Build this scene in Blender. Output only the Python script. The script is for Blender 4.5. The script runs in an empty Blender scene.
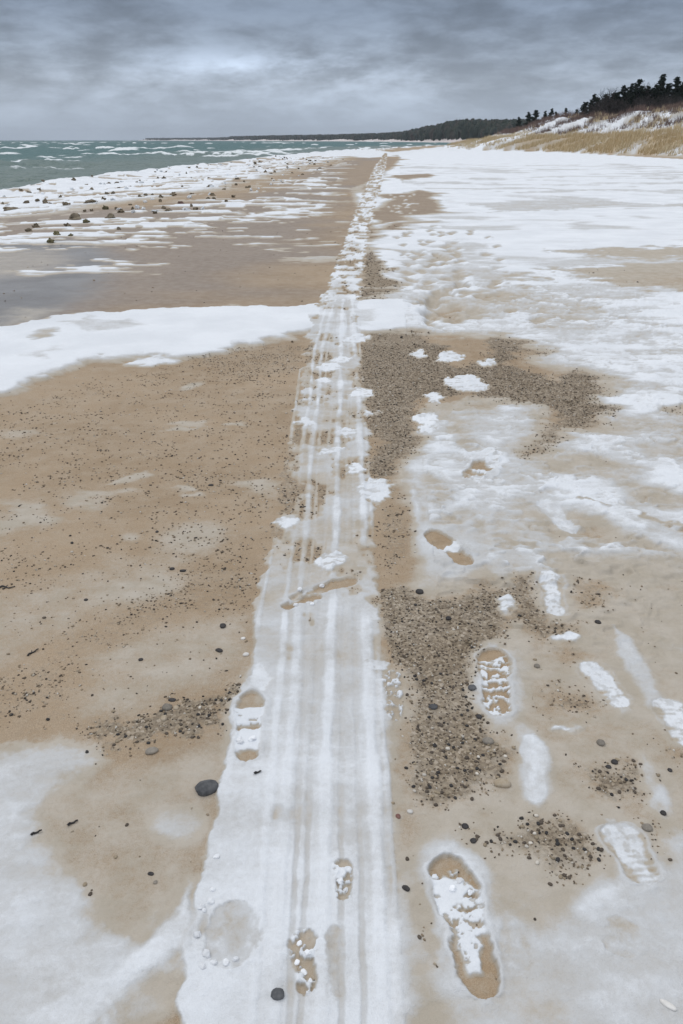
import bpy, math, random
import numpy as np
from math import radians as R
random.seed(7)
rng = np.random.default_rng(7)
scene = bpy.context.scene
COL = scene.collection

# ------------------------------------------------------------------ camera
CAM_H = 1.55
PITCH = R(26.70)
F = 1024 * 26 / 36.0
cam_d = bpy.data.cameras.new('camera')
cam_d.sensor_fit = 'VERTICAL'; cam_d.sensor_height = 36; cam_d.lens = 26
cam_d.clip_start = 0.02; cam_d.clip_end = 30000
cam = bpy.data.objects.new('camera', cam_d); COL.objects.link(cam)
cam.location = (0, 0, CAM_H); cam.rotation_euler = (R(90) - PITCH, 0, 0)
scene.camera = cam

# ------------------------------------------------------------------ sky: overcast cloud deck over a Nishita sky
SUN_EL, SUN_AZ = 52, -55          # degrees; azimuth from +Y, negative = left
wld = bpy.data.worlds.new('World'); scene.world = wld; wld.use_nodes = True
nt = wld.node_tree; nt.nodes.clear()
def nn(t, kind, **kw):
    n = t.nodes.new(kind)
    for k, v in kw.items(): setattr(n, k, v)
    return n
def mth(t, op, a, b=None, c=None, clamp=False):
    n = t.nodes.new('ShaderNodeMath'); n.operation = op; n.use_clamp = clamp
    for i, v in enumerate((a, b, c)):
        if v is None: continue
        if isinstance(v, (int, float)): n.inputs[i].default_value = v
        else: t.links.new(v, n.inputs[i])
    return n.outputs[0]
def mixc(t, fac, a, b, mode='MIX'):
    n = t.nodes.new('ShaderNodeMix'); n.data_type = 'RGBA'; n.blend_type = mode
    for s, v in ((0, fac), (6, a), (7, b)):
        if isinstance(v, (int, float)): n.inputs[s].default_value = v
        elif isinstance(v, tuple): n.inputs[s].default_value = (*v[:3], 1)
        else: t.links.new(v, n.inputs[s])
    return n.outputs[2]
def ramp(t, fac, stops, interp='LINEAR'):
    n = t.nodes.new('ShaderNodeValToRGB'); n.color_ramp.interpolation = interp
    els = n.color_ramp.elements
    while len(els) < len(stops): els.new(0.5)
    for e, (p, c) in zip(els, stops):
        e.position = p; e.color = (*c, 1) if isinstance(c, tuple) else (c, c, c, 1)
    t.links.new(fac, n.inputs[0]); return n.outputs[0]
def mrange(t, v, a, b, c=0.0, d=1.0, smooth=True):
    n = t.nodes.new('ShaderNodeMapRange'); n.interpolation_type = 'SMOOTHSTEP' if smooth else 'LINEAR'
    t.links.new(v, n.inputs[0])
    for i, q in enumerate((a, b, c, d)): n.inputs[i + 1].default_value = q
    return n.outputs[0]
def noise(t, vec, scale, detail=4, rough=0.5, dist=0.0):
    n = t.nodes.new('ShaderNodeTexNoise'); n.inputs['Scale'].default_value = scale
    n.inputs['Detail'].default_value = detail; n.inputs['Roughness'].default_value = rough
    n.inputs['Distortion'].default_value = dist
    if vec is not None: t.links.new(vec, n.inputs['Vector'])
    return n.outputs['Fac']

sky = nn(nt, 'ShaderNodeTexSky', sky_type='NISHITA', sun_disc=False)
sky.sun_elevation = R(SUN_EL); sky.sun_rotation = R(SUN_AZ)
sky.air_density = 1.2; sky.dust_density = 2.0
tc = nn(nt, 'ShaderNodeTexCoord'); sep = nn(nt, 'ShaderNodeSeparateXYZ')
nt.links.new(tc.outputs['Generated'], sep.inputs[0])
dx, dy, dz = sep.outputs
zc = mth(nt, 'MAXIMUM', dz, 0.0)
den = mth(nt, 'ADD', zc, 0.045)
cmb = nn(nt, 'ShaderNodeCombineXYZ')
nt.links.new(mth(nt, 'MULTIPLY', mth(nt, 'ARCTAN2', dx, dy), 7.5), cmb.inputs[0]); nt.links.new(mth(nt, 'MULTIPLY', dz, 24.0), cmb.inputs[1])
mp = nn(nt, 'ShaderNodeMapping'); mp.inputs['Location'].default_value = (3.1, 1.7, 0.4); mp.inputs['Scale'].default_value = (1.0, 1.0, 1)
nt.links.new(cmb.outputs[0], mp.inputs[0])
n_big = noise(nt, mp.outputs[0], 0.62, 8, 0.58, 0.15)
n_mid = noise(nt, mp.outputs[0], 2.2, 8, 0.62, 0.2)
# grey value of the cloud deck: paler band low over the lake, dark bases higher, bright overhead
base = ramp(nt, mth(nt, 'MULTIPLY', zc, 1.0), [(0.0, 0.185), (0.03, 0.188), (0.06, 0.178), (0.10, 0.130), (0.135, 0.105), (0.30, 0.20), (0.6, 0.28), (1.0, 0.34)])
var = mrange(nt, mth(nt, 'ADD', mth(nt, 'MULTIPLY', n_big, 0.62), mth(nt, 'MULTIPLY', n_mid, 0.38)), 0.36, 0.64, -0.30, 0.34)
amp = mrange(nt, zc, 0.0, 0.07, 0.25, 1.0)
base = mth(nt, 'MULTIPLY', base, 2.6)
val = mth(nt, 'MULTIPLY', base, mth(nt, 'ADD', mth(nt, 'MULTIPLY', var, amp), 1.0))
# thin place in the deck where the daylight comes through
az = mth(nt, 'ARCTAN2', dx, dy)
def glow(a0, e0, wa, we, k):
    q = mth(nt, 'ADD', mth(nt, 'POWER', mth(nt, 'DIVIDE', mth(nt, 'SUBTRACT', az, a0), wa), 2.0),
            mth(nt, 'POWER', mth(nt, 'DIVIDE', mth(nt, 'SUBTRACT', dz, e0), we), 2.0))
    return mth(nt, 'MULTIPLY', mth(nt, 'EXPONENT', mth(nt, 'MULTIPLY', q, -1.0)), k)
gl = mth(nt, 'ADD', mth(nt, 'ADD', glow(-0.08, 0.074, 0.13, 0.015, 0.26), glow(0.30, 0.110, 0.14, 0.013, 0.17)), glow(0.02, 0.05, 0.25, 0.025, 0.05))
gl = mth(nt, 'MULTIPLY', gl, mrange(nt, n_big, 0.42, 0.60, 0.15, 1.5))
val = mth(nt, 'ADD', val, gl)
tint = ramp(nt, zc, [(0.0, (0.69, 0.82, 1.0)), (0.06, (0.70, 0.82, 1.0)), (0.13, (0.60, 0.75, 1.0)), (0.4, (0.90, 0.94, 1.0)), (1.0, (0.92, 0.95, 1.0))])
cl = nn(nt, 'ShaderNodeVectorMath', operation='SCALE'); nt.links.new(tint, cl.inputs[0]); nt.links.new(val, cl.inputs['Scale'])
bg_s = nn(nt, 'ShaderNodeBackground'); bg_s.inputs[1].default_value = 0.08; nt.links.new(sky.outputs[0], bg_s.inputs[0])
bg_c = nn(nt, 'ShaderNodeBackground'); bg_c.inputs[1].default_value = 1.0; nt.links.new(cl.outputs[0], bg_c.inputs[0])
mx = nn(nt, 'ShaderNodeMixShader'); mx.inputs[0].default_value = 0.94
nt.links.new(bg_s.outputs[0], mx.inputs[1]); nt.links.new(bg_c.outputs[0], mx.inputs[2])
wo = nn(nt, 'ShaderNodeOutputWorld'); nt.links.new(mx.outputs[0], wo.inputs[0])

sun_d = bpy.data.lights.new('sun', 'SUN'); sun_d.energy = 0.55; sun_d.angle = R(35); sun_d.color = (1.0, 0.96, 0.90)
sun = bpy.data.objects.new('sun', sun_d); COL.objects.link(sun)
sun.rotation_euler = (R(90 - SUN_EL), 0, R(180 - SUN_AZ)); sun.location = (-10, 20, 30)

vs = scene.view_settings
vs.view_transform = 'Standard'; vs.look = 'None'; vs.gamma = 1.0; vs.use_curve_mapping = False
vs.exposure = 0.34
scene.render.engine = 'CYCLES'
try:
    scene.cycles.use_denoising = True
    scene.cycles.max_bounces = 6; scene.cycles.volume_bounces = 0
except Exception: pass

# ------------------------------------------------------------------ numpy noise
def _h(ix, iy, seed):
    h = (ix.astype(np.int64) * 374761393 + iy.astype(np.int64) * 668265263 + seed * 144665297) & 0xffffffff
    h = ((h ^ (h >> 13)) * 1274126177) & 0xffffffff
    h = ((h ^ (h >> 16)) * 2246822519) & 0xffffffff
    return ((h ^ (h >> 15)) & 0xffffff) / float(0xffffff) * 2 - 1
def vn(x, y, seed=0):
    x = np.asarray(x, float); y = np.asarray(y, float)
    ix = np.floor(x); iy = np.floor(y); u = x - ix; v = y - iy
    u = u * u * u * (u * (u * 6 - 15) + 10); v = v * v * v * (v * (v * 6 - 15) + 10)
    a = _h(ix, iy, seed); b = _h(ix + 1, iy, seed); c = _h(ix, iy + 1, seed); d = _h(ix + 1, iy + 1, seed)
    return a + (b - a) * u + (c - a) * v + (a - b - c + d) * u * v
def fbm(x, y, o=4, seed=0, g=0.5):
    s = 0; a = 1.0; n = 0
    for k in range(o):
        s = s + a * vn(x * 2 ** k + 17.3 * k, y * 2 ** k - 9.1 * k, seed + k); n += a; a *= g
    return s / n * 1.5
def sst(a, b, x):
    t = np.clip((x - a) / (b - a), 0, 1); return t * t * (3 - 2 * t)

# ------------------------------------------------------------------ the lie of the land
LAKE = -0.45
SHORE_Y = np.array([-40, 0, 20, 38, 47.7, 64, 80, 108, 150, 212, 260, 325, 420, 600, 9000.])
SHORE_X = np.array([-17, -16, -15, -14.2, -14.0, -12.6, -10.4, -8.7, -3.5, 7.3, 19, 38.7, 80, 170, 2500.])
DUNE_Y = np.array([-60, 0, 40, 79, 105, 123, 133, 143, 206, 260, 330, 450, 700, 9000.])
DUNE_X = np.array([42, 40, 36, 33, 31.5, 30.5, 26, 22.5, 23, 34, 55, 110, 230, 2600.])
def Hbase(x, y):
    x = np.asarray(x, float); y = np.asarray(y, float)
    e = x - np.interp(y, SHORE_Y, SHORE_X)
    z = np.where(e >= 0, LAKE * (1 - sst(0, 11, e)), LAKE + np.maximum(e * 0.10, -3.0))
    d = x - np.interp(y, DUNE_Y, DUNE_X) + 2.0 * fbm(x * 0.08, y * 0.05, 2, 40)
    top = np.interp(y, [0, 90, 150, 185, 230, 400], [5.0, 5.6, 5.0, 3.6, 2.2, 2.0])
    pr = 0.42 * sst(-1, 9, d) + 0.58 * sst(8, 20, d)
    hum = fbm(x * 0.13, y * 0.10, 4, 50) * 0.85 * sst(4, 16, d) + fbm(x * 0.5, y * 0.4, 3, 60) * 0.12 * sst(0, 6, d)
    return z + top * pr + hum
SP, CP = math.sin(PITCH), math.cos(PITCH)
def g(px, py, zadd=0.0):
    """point of the ground seen along a sight line of the survey photograph"""
    a = (px - 341.5) / F; b = (512 - py) / F
    d = np.array([a, CP + b * SP, -SP + b * CP])
    z = 0.0
    for _ in range(12):
        t = (z + zadd - CAM_H) / d[2]
        if t < 0 or t > 6000: t = 6000
        x, y = d[0] * t, d[1] * t
        zn = float(Hbase(x, y)); z = z + 0.6 * (zn - z)
    return x, y
def gflat(px, py, z=0.0):
    a = (px - 341.5) / F; b = (512 - py) / F
    d = np.array([a, CP + b * SP, -SP + b * CP]); t = (z - CAM_H) / d[2]
    return d[0] * t, d[1] * t
def at(px, py, Y):
    """point at depth Y along a sight line"""
    a = (px - 341.5) / F; b = (512 - py) / F
    t = Y / (CP + b * SP); return a * t, Y, CAM_H + (-SP + b * CP) * t

# ------------------------------------------------------------------ ground sheet: rows out to the horizon, finer near
def row_y(py):
    an = PITCH - math.atan((512 - py) / F); return CAM_H / math.tan(an)
rows = [-60, -30, -15, -8, -4, -2, -1, -0.5, -0.2, 0.0, 0.15, 0.3, 0.4, 0.5, 0.56, 0.6]
p = 1150.0
while p > 147.0:
    rows.append(row_y(p)); p -= 0.95 if p < 1030 else 2.5
    if p < 175: p += 0.45
rows += [245, 265, 290, 320, 360, 400, 460, 540, 650, 800, 1000, 1400, 2000, 3000, 5000]
rows = np.array(sorted(rows))
tt = list(np.arange(-0.44, 0.4401, 0.00118))
s = 0.0013; q = 0.44
while q < 80:
    q += s; s = min(s * 1.05, q * 0.3); tt += [q, -q]
tt = np.array(sorted(tt))
YY = np.repeat(rows[:, None], len(tt), 1)
wrow = np.where(rows > 0.3, rows + 0.78, 1.08)
XX = tt[None, :] * wrow[:, None]; XX = XX / (1 + np.abs(XX) / 5000)
NR, NC = YY.shape
X = XX.ravel(); Y = YY.ravel()
NV = X.size
S = np.full(NV, 0.10); G = np.zeros(NV); D = np.zeros(NV); Z = Hbase(X, Y); K = np.zeros(NV); RI = np.zeros(NV)
CLS = np.zeros(NV, np.int32)      # 0 sand, other = a thing with its own outline
WX = [None] * 4; WY = [None] * 4
dist = np.hypot(X, Y)
for i, (sc, yr) in enumerate(((16, 16), (3.2, 5.5), (0.22, 0.5))):
    near = dist < (12, 60, 4000)[i]
    ax = np.zeros(NV); ay = np.zeros(NV)
    ax[near] = fbm(X[near] * sc, Y[near] * yr, 4, 100 + i * 10, 0.6); ay[near] = fbm(X[near] * sc + 40, Y[near] * yr + 11, 4, 130 + i * 10, 0.6)
    WX[i] = ax; WY[i] = ay
WX[3] = fbm(X * .7, Y * 2.6, 4, 170, .65) * 1.3; WY[3] = fbm(X * .8, Y * 1.2, 3, 180, .6) * .35

FIELDS = {'S': S, 'G': G, 'D': D, 'K': K}
def sd_poly(pts, x, y):
    pts = np.asarray(pts, float); n = len(pts); d = np.full(x.shape, 1e18); inside = np.zeros(x.shape, bool)
    for i in range(n):
        ax, ay = pts[i]; bx, by = pts[(i + 1) % n]
        ex, ey = bx - ax, by - ay; wx, wy = x - ax, y - ay
        t = np.clip((wx * ex + wy * ey) / (ex * ex + ey * ey + 1e-12), 0, 1)
        d = np.minimum(d, (wx - ex * t) ** 2 + (wy - ey * t) ** 2)
        c = (ay > y) != (by > y)
        xi = ax + (y - ay) / (by - ay + 1e-18) * ex
        inside ^= c & (x < xi)
    d = np.sqrt(d); return np.where(inside, -d, d)
def sd_line(pts, x, y):
    pts = np.asarray(pts, float); d = np.full(x.shape, 1e18)
    for i in range(len(pts) - 1):
        ax, ay = pts[i]; ex, ey = pts[i + 1][0] - ax, pts[i + 1][1] - ay; wx, wy = x - ax, y - ay
        t = np.clip((wx * ex + wy * ey) / (ex * ex + ey * ey + 1e-12), 0, 1)
        d = np.minimum(d, (wx - ex * t) ** 2 + (wy - ey * t) ** 2)
    return np.sqrt(d)
def ell(cx, cy, rx, ry, rot=0, n=20):
    o = []
    for k in range(n):
        a = 2 * math.pi * k / n; u, v = rx * math.cos(a), ry * math.sin(a); r = R(rot)
        o.append((cx + u * math.cos(r) - v * math.sin(r), cy + u * math.sin(r) + v * math.cos(r)))
    return o
def region(pts, margin):
    pts = np.asarray(pts)
    return np.nonzero((X > pts[:, 0].min() - margin) & (X < pts[:, 0].max() + margin) & (Y > pts[:, 1].min() - margin) & (Y < pts[:, 1].max() + margin))[0]
def scale_of(pts):
    c = np.mean(np.asarray(pts), 0); return math.hypot(c[0], c[1])
def stamp(px, vals, f=None, w=None, nz=None, op=1.0, h=0.0, cls=None, cut=0.5, line=None, relief=None, world=False):
    """lay one patch of snow, sand, gravel or wet on the ground. px: outline; f: soft edge (m); nz: raggedness (m);
    w: which noise; h: how much the patch stands up (m); line: width (m) if px is a line"""
    wp = px if world else [g(*q) for q in px]
    r = scale_of(wp)
    if w is None: w = 0 if r < 3.2 else (1 if r < 22 else 2)
    if nz is None: nz = (0.012, 0.10, 1.2, 1.0)[w] * (1 if w else min(1, r / 2))
    if f is None: f = 0.012 * r
    idx = region(wp, 3 * f + 2 * nz + (line or 0) * 2)
    if idx.size == 0: return
    x = X[idx] + WX[w][idx] * nz; y = Y[idx] + WY[w][idx] * nz
    sd = sd_line(wp, x, y) - line / 2 if line else sd_poly(wp, x, y)
    m = 1 - sst(-f, f, sd)
    for k, v in vals.items():
        A = FIELDS[k]; A[idx] = A[idx] + (v - A[idx]) * m * op
    if h: Z[idx] += h * m
    if cls is not None:
        CLS[idx[m > cut]] = cls
    return idx, m

# ---- far and middle beach
# ice shelf piled along the lake
def shelf():
    e = X - np.interp(Y, SHORE_Y, SHORE_X)
    inl = np.interp(Y, [0, 15, 19, 22, 27, 51, 85, 130, 200, 300], [5, 6, 7.0, 8.3, 9.8, 11.3, 10.8, 12, 13, 15])
    wig = WX[2] * 0.9 + WX[1] * 0.4 * (dist < 60)
    m = sst(-0.55, -0.2, e + 0.4 * WX[2]) * (1 - sst(-0.9, 0.9, e - inl + wig * .9)) * (Y > 5) * (Y < 700)
    blot = fbm(X * 0.35, Y * 1.1, 4, 210, 0.6) + 0.75 * fbm(X * 1.3, Y * 1.6, 4, 220, 0.65)
    rel = np.clip(e / np.maximum(inl, 0.1), 0, 1)
    dark = sst(0.30, 0.48, blot + rel * 0.45 - 0.18)
    v = 1 - 0.9 * dark
    S[:] = S + (v - S) * m
    D[:] = np.maximum(D, 0.35 * dark * m)
    lip = np.exp(-((e - 0.7) / 1.3) ** 2)
    Z[:] += m * (0.05 + 0.22 * lip * (0.7 + 0.6 * WX[2]) - 0.05 * dark + .05 * fbm(X * 1.2, Y * .9, 4, 230, .6))
    return m
stamp([(-500, 275), (-300, 232), (0, 214), (130, 210), (240, 196), (330, 165), (375, 155), (385, 160), (350, 190), (330, 240), (310, 310), (0, 330), (-500, 420)], {'S': 0.05, 'D': 0.62}, f=1.2)
SHELF = shelf()
# wet, half frozen hollow on the left
stamp([(-700, 262), (0, 240), (60, 238), (100, 245), (120, 262), (105, 280), (85, 300), (55, 318), (0, 331), (-700, 460)], {'D': 1.0, 'S': 0.06}, f=0.5)
stamp([(-300, 262), (0, 250), (60, 250), (75, 262), (40, 275), (0, 278), (-300, 300)], {'S': 0.30, 'D': 0.8}, f=0.5, op=0.8)
stamp([(0, 318), (20, 308), (60, 309), (40, 318), (0, 328)], {'S': 0.5}, f=0.2, op=0.6)
for a in ((86, 271, 42, 4), (108, 264, 20, 3.2), (12, 250, 25, 2), (60, 236, 56, 2.5), (82, 228, 30, 2.4), (66, 243, 17, 1.4), (184, 246, 12, 1.6), (150, 237, 16, 1.2), (118, 249, 10, 1), (142, 271, 14, .8), (20, 241, 34, 2.6),
          (205, 232, 12, 1), (172, 229, 18, 1.3), (232, 227, 20, 1.3), (140, 222, 22, 1.6), (200, 220, 24, 1.4), (262, 205, 30, 1.5), (250, 213, 14, 1), (228, 205, 22, 1.2)):
    stamp(ell(*a), {'S': 0.95, 'D': 0.0}, f=0.10, nz=1.0, w=3, h=0.015)
for a in ((300, 212, 32, 3.6, -6), (275, 218, 26, 3.4, -4), (314, 207, 14, 2), (310, 238, 14, 1.4), (312, 245, 16, 1.3), (308, 250, 18, 1.2), (300, 180, 22, 1, -8), (330, 185, 12, 1), (316, 195, 18, 1)):
    stamp(ell(*a), {'S': 0.93, 'D': 0.0}, f=0.15, nz=1.0, w=3)
for px, th in (([(-200, 232), (0, 222), (100, 213), (200, 200), (300, 172), (345, 160), (352, 172), (310, 205), (250, 222), (160, 246), (80, 250), (0, 250), (-200, 262)], .16), ([(180, 215), (300, 180), (345, 175), (330, 230), (315, 262), (230, 250)], .36)):
    r_ = stamp(px, {'S': .05}, f=.8, nz=1.0, w=2, op=.0)
    i_, m_ = r_; b_ = sst(th, th + .16, fbm(X[i_] * .55, Y[i_] * 1.5, 4, 260, .6) + .35 * fbm(X[i_] * 2.2, Y[i_] * 3.5, 3, 266)) * m_
    S[i_] += (.95 - S[i_]) * b_; D[i_] *= 1 - b_; Z[i_] += .02 * b_
# snow field on the right
stamp([(352, 190), (392, 168), (400, 158), (395, 152), (440, 146.5), (470, 150), (560, 152), (700, 160), (2500, 190), (2500, 470), (683, 402), (600, 372), (545, 352), (500, 336), (440, 333), (372, 335), (360, 310), (368, 262), (372, 230)], {'S': 0.97}, f=0.22, w=1)
stamp([(-300, 149.4), (300, 152), (395, 152), (440, 146.3), (470, 147), (430, 150), (400, 156), (370, 158), (340, 156)], {'S': 0.92}, f=0.6, w=2)
# beach between ice and track, far away
stamp([(335, 175), (360, 162), (400, 157), (388, 168), (352, 196)], {'S': 0.05, 'D': 0.3}, f=0.5, w=2)
# bare strips right of the track
for px in ([(383, 196), (407, 190), (425, 194), (446, 206), (434, 216), (405, 222), (362, 228), (370, 213)],
           [(390, 176), (430, 174), (438, 177), (400, 180)], [(362, 232), (395, 226), (425, 222), (430, 224), (390, 232), (362, 240)],
           [(360, 243), (395, 241), (405, 243), (380, 246), (360, 250)]):
    stamp(px, {'S': 0.04, 'D': 0.35, 'G': 0.4}, f=0.2, nz=0.9, w=2)
stamp([(361, 256), (372, 251), (381, 262), (385, 276), (402, 285), (403, 296), (390, 301), (357, 300), (362, 280)], {'S': 0.04, 'G': 0.85}, f=0.08)
stamp([(385, 268), (400, 267), (405, 270), (388, 272)], {'S': 0.05, 'G': .6}, f=0.05)
# ripples, tan streaks and old steps in the snow field
tex = sst(0.0, 0.5, fbm(X * 0.45, Y * 0.9, 4, 300, .55)) * (dist < 70)
near_r = (X > 0.065 * Y + 0.3) & (Y < 60)
S[near_r] -= 0.20 * tex[near_r] * S[near_r] * sst(4, 9, Y[near_r])
for px, v in (([(540, 268), (683, 262), (900, 262), (900, 300), (683, 292), (620, 284)], 0.36), ([(560, 250), (640, 248), (900, 245), (900, 256), (600, 258)], 0.4), ([(470, 204), (560, 200), (640, 203), (560, 210), (500, 212)], 0.72),
              ([(380, 310), (410, 260), (450, 240), (480, 245), (500, 300), (450, 320)], 0.74), ([(490, 270), (530, 274), (540, 278), (500, 280)], 0.45), ([(610, 330), (650, 322), (670, 335), (640, 343)], 0.72), ([(545, 310), (590, 325), (560, 330)], 0.6),
              ([(480, 292), (520, 288), (525, 294), (490, 297)], .4), ([(640, 205), (700, 203), (900, 205), (700, 208)], .7)):
    stamp(px, {'S': v}, f=0.25, nz=0.35, w=1)
prg = np.random.default_rng(3)
for k in range(130):
    u = prg.random(); py = 228 + 95 * u + prg.normal(0, 2); cx = 395 + 60 * prg.random() + 40 * u * prg.random()
    if prg.random() < 0.25: cx += 60 * prg.random()
    sz = 1.6 + 3.0 * u
    stamp(ell(cx, py, sz * 1.9, sz * .75, 0, 10), {'S': prg.uniform(.22, .55)}, f=0.05, nz=0.06, w=1, h=-0.02, op=.8)
    if prg.random() < .5: stamp(ell(cx + sz * 1.5, py + sz * .6, sz * 1.6, sz * .6, 0, 10), {'S': 1.0}, f=0.05, nz=0.06, w=1, h=0.012)
# white dots: trodden snow left in old prints on the dark strip
FAR_DOTS = []
for k in range(34):
    cx = prg.uniform(385, 418); py = prg.uniform(192, 214)
    stamp(ell(cx, py, 1.7, .6, 0, 8), {'S': .95, 'D': 0}, f=0.05, nz=0.05, w=1, h=.01)
# the big tongue of drifted snow across the beach
stamp([(-900, 500), (-300, 372), (0, 330), (58, 317), (129, 312), (219, 307), (300, 308), (360, 303), (420, 300), (425, 333), (372, 336), (315, 331), (270, 342), (219, 354), (200, 357), (155, 360), (97, 362), (60, 374), (32, 384), (0, 397), (-300, 500), (-900, 760)], {'S': 1.0, 'D': 0, 'G': 0}, f=0.09, nz=0.12, w=1, h=0.035)
for px, v in (([(60, 325), (130, 322), (150, 330), (90, 336)], .78), ([(28, 340), (50, 332), (52, 340), (34, 344)], .45), ([(30, 362), (60, 350), (50, 362)], .8), ([(80, 320), (110, 324), (90, 327)], .7), ([(330, 318), (372, 312), (376, 330), (330, 332)], .82)):
    stamp(px, {'S': v}, f=0.08)
stamp([(128, 366), (150, 360), (178, 360), (150, 366)], {'S': .98}, f=.03, h=.01)
stamp([(230, 344), (262, 341), (256, 346), (236, 348)], {'S': .95}, f=.03, h=.01)
# ---- middle right: thin wind-packed snow with sand in it
stamp([(545, 348), (600, 372), (700, 396), (2500, 470), (2500, 900), (700, 575), (600, 568), (520, 578), (470, 570), (428, 560), (412, 500), (418, 440), (440, 405), (500, 405), (540, 440), (600, 420)], {'S': 0.60}, f=0.12)
for px, v in ((ell(640, 402, 50, 14), .97), (ell(640, 482, 62, 24, 4), .97), (ell(505, 427, 48, 24), .72), ([(424, 450), (436, 428), (452, 440), (462, 480), (472, 520), (466, 545), (448, 520), (428, 492)], .86),
              ([(484, 480), (505, 470), (520, 500), (522, 530), (500, 545), (488, 520)], .84), ([(530, 462), (560, 470), (600, 500), (640, 520), (683, 542), (760, 560), (700, 552), (640, 540), (580, 515), (545, 490)], .9),
              ([(500, 555), (560, 548), (650, 556), (640, 562), (560, 563), (505, 566)], .8), (ell(560, 445, 34, 10), .75), (ell(650, 440, 40, 8), .72), (ell(600, 450, 30, 8), .8), (ell(500, 452, 16, 10), .9),
              (ell(470, 440, 12, 30), .74), (ell(680, 520, 40, 10), .85), (ell(640, 365, 60, 9), .95), (ell(560, 360, 30, 8), .82)):
    stamp(px, {'S': v}, f=0.14, h=0.006, nz=.05)
for px, v in ((ell(604, 468, 52, 9, 6), .34), (ell(660, 502, 34, 6, 6), .36), (ell(610, 535, 52, 18, 8), .30), (ell(476, 522, 22, 12), .34), (ell(418, 494, 26, 20), .13), (ell(462, 438, 9, 14), .40), (ell(530, 503, 12, 14), .4),
              (ell(512, 548, 12, 8), .3), (ell(560, 553, 5, 4), .25), (ell(430, 530, 24, 16), .2), (ell(545, 380, 26, 6), .35), (ell(668, 540, 30, 10, 20), .25), (ell(505, 402, 40, 5), .45), (ell(470, 410, 24, 6), .3), (ell(535, 482, 8, 3), .3)):
    stamp(px, {'S': v}, f=0.10, nz=.05)
for px, v, wd in (([(470, 458), (505, 462), (540, 474), (575, 496), (612, 518), (650, 535), (700, 552), (800, 590)], .9, .13), ([(444, 428), (428, 450), (420, 480), (424, 515), (436, 545), (452, 560)], .86, .10), ([(452, 562), (500, 558), (560, 550), (640, 556), (700, 566)], .82, .08), ([(466, 470), (480, 500), (482, 530), (470, 552)], .8, .10), ([(512, 470), (530, 500), (534, 530)], .78, .07),
                  ([(430, 410), (470, 404), (510, 406), (545, 418), (556, 436), (530, 452)], .34, .07), ([(600, 445), (640, 462), (690, 470)], .9, .2), ([(560, 470), (610, 480), (650, 496)], .40, .10), ([(540, 520), (590, 528), (640, 548)], .34, .09)):
    stamp(px, {'S': v}, f=.06 + wd * .5, line=wd, nz=.06, h=.006 if v > .5 else -.003)
# raised thin crests of snow
for px, v, wd in (([(500, 474), (530, 482), (545, 492)], .9, .02), ([(580, 499), (596, 506), (608, 511)], .15, .015), ([(646, 520), (665, 529), (683, 536)], .2, .025), ([(508, 540), (520, 545), (535, 545)], .25, .012), ([(425, 545), (418, 520), (414, 490)], .8, .03), ([(405, 470), (420, 500), (440, 512)], .6, .02)):
    stamp(px, {'S': v}, f=0.02, line=wd, h=0.004)
sw = np.nonzero((X > .05 * Y + .25) & (Y > .5) & (Y < 12) & (X < 8))[0]
qx, qy = X[sw] * .95 + .8 * WX[1][sw], Y[sw] * 1.25 + .9 * WY[1][sw]
qq = fbm(qx + .8 * fbm(qx * 1.4, qy * 1.4, 2, 752), qy + .8 * fbm(qx * 1.4 + 9, qy * 1.4, 2, 754), 3, 750, .42)
qr = 1 - np.abs(fbm(qx * 1.3 + 5, qy * 1.3, 3, 756)) * 3.2
kk_ = sst(1.6, 2.6, Y[sw]) * (1 - sst(7, 12, Y[sw]))
S[sw] += kk_ * (.20 * qq + .14 * np.clip(qr, 0, 1) - .04) * (S[sw] > .2); Z[sw] += kk_ * (.010 * qq + .007 * np.clip(qr, 0, 1))
# ---- gravel lag right of the track
for px, gv in (([(356, 335), (422, 333), (448, 350), (442, 378), (420, 400), (416, 432), (404, 468), (388, 495), (376, 482), (366, 425), (358, 385)], .95),
               ([(418, 352), (445, 360), (470, 368), (490, 352), (487, 338), (500, 334), (524, 341), (528, 350), (505, 354), (512, 366), (524, 372), (542, 372), (560, 384), (568, 372), (590, 372), (604, 384), (613, 408), (600, 424), (572, 432), (548, 450), (530, 455), (545, 440), (566, 418), (540, 408), (500, 404), (470, 394), (430, 398), (410, 396)], .95),
               ([(528, 350), (545, 350), (548, 354), (530, 355)], .8), ([(668, 410), (690, 409), (690, 413), (670, 413)], .8)):
    stamp(px, {'S': 0.08, 'G': gv, 'D': 0.05}, f=0.11)
stamp([(376, 505), (405, 508), (416, 535), (408, 560), (392, 578), (380, 572)], {'G': .5, 'S': .1}, f=.06)
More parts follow.
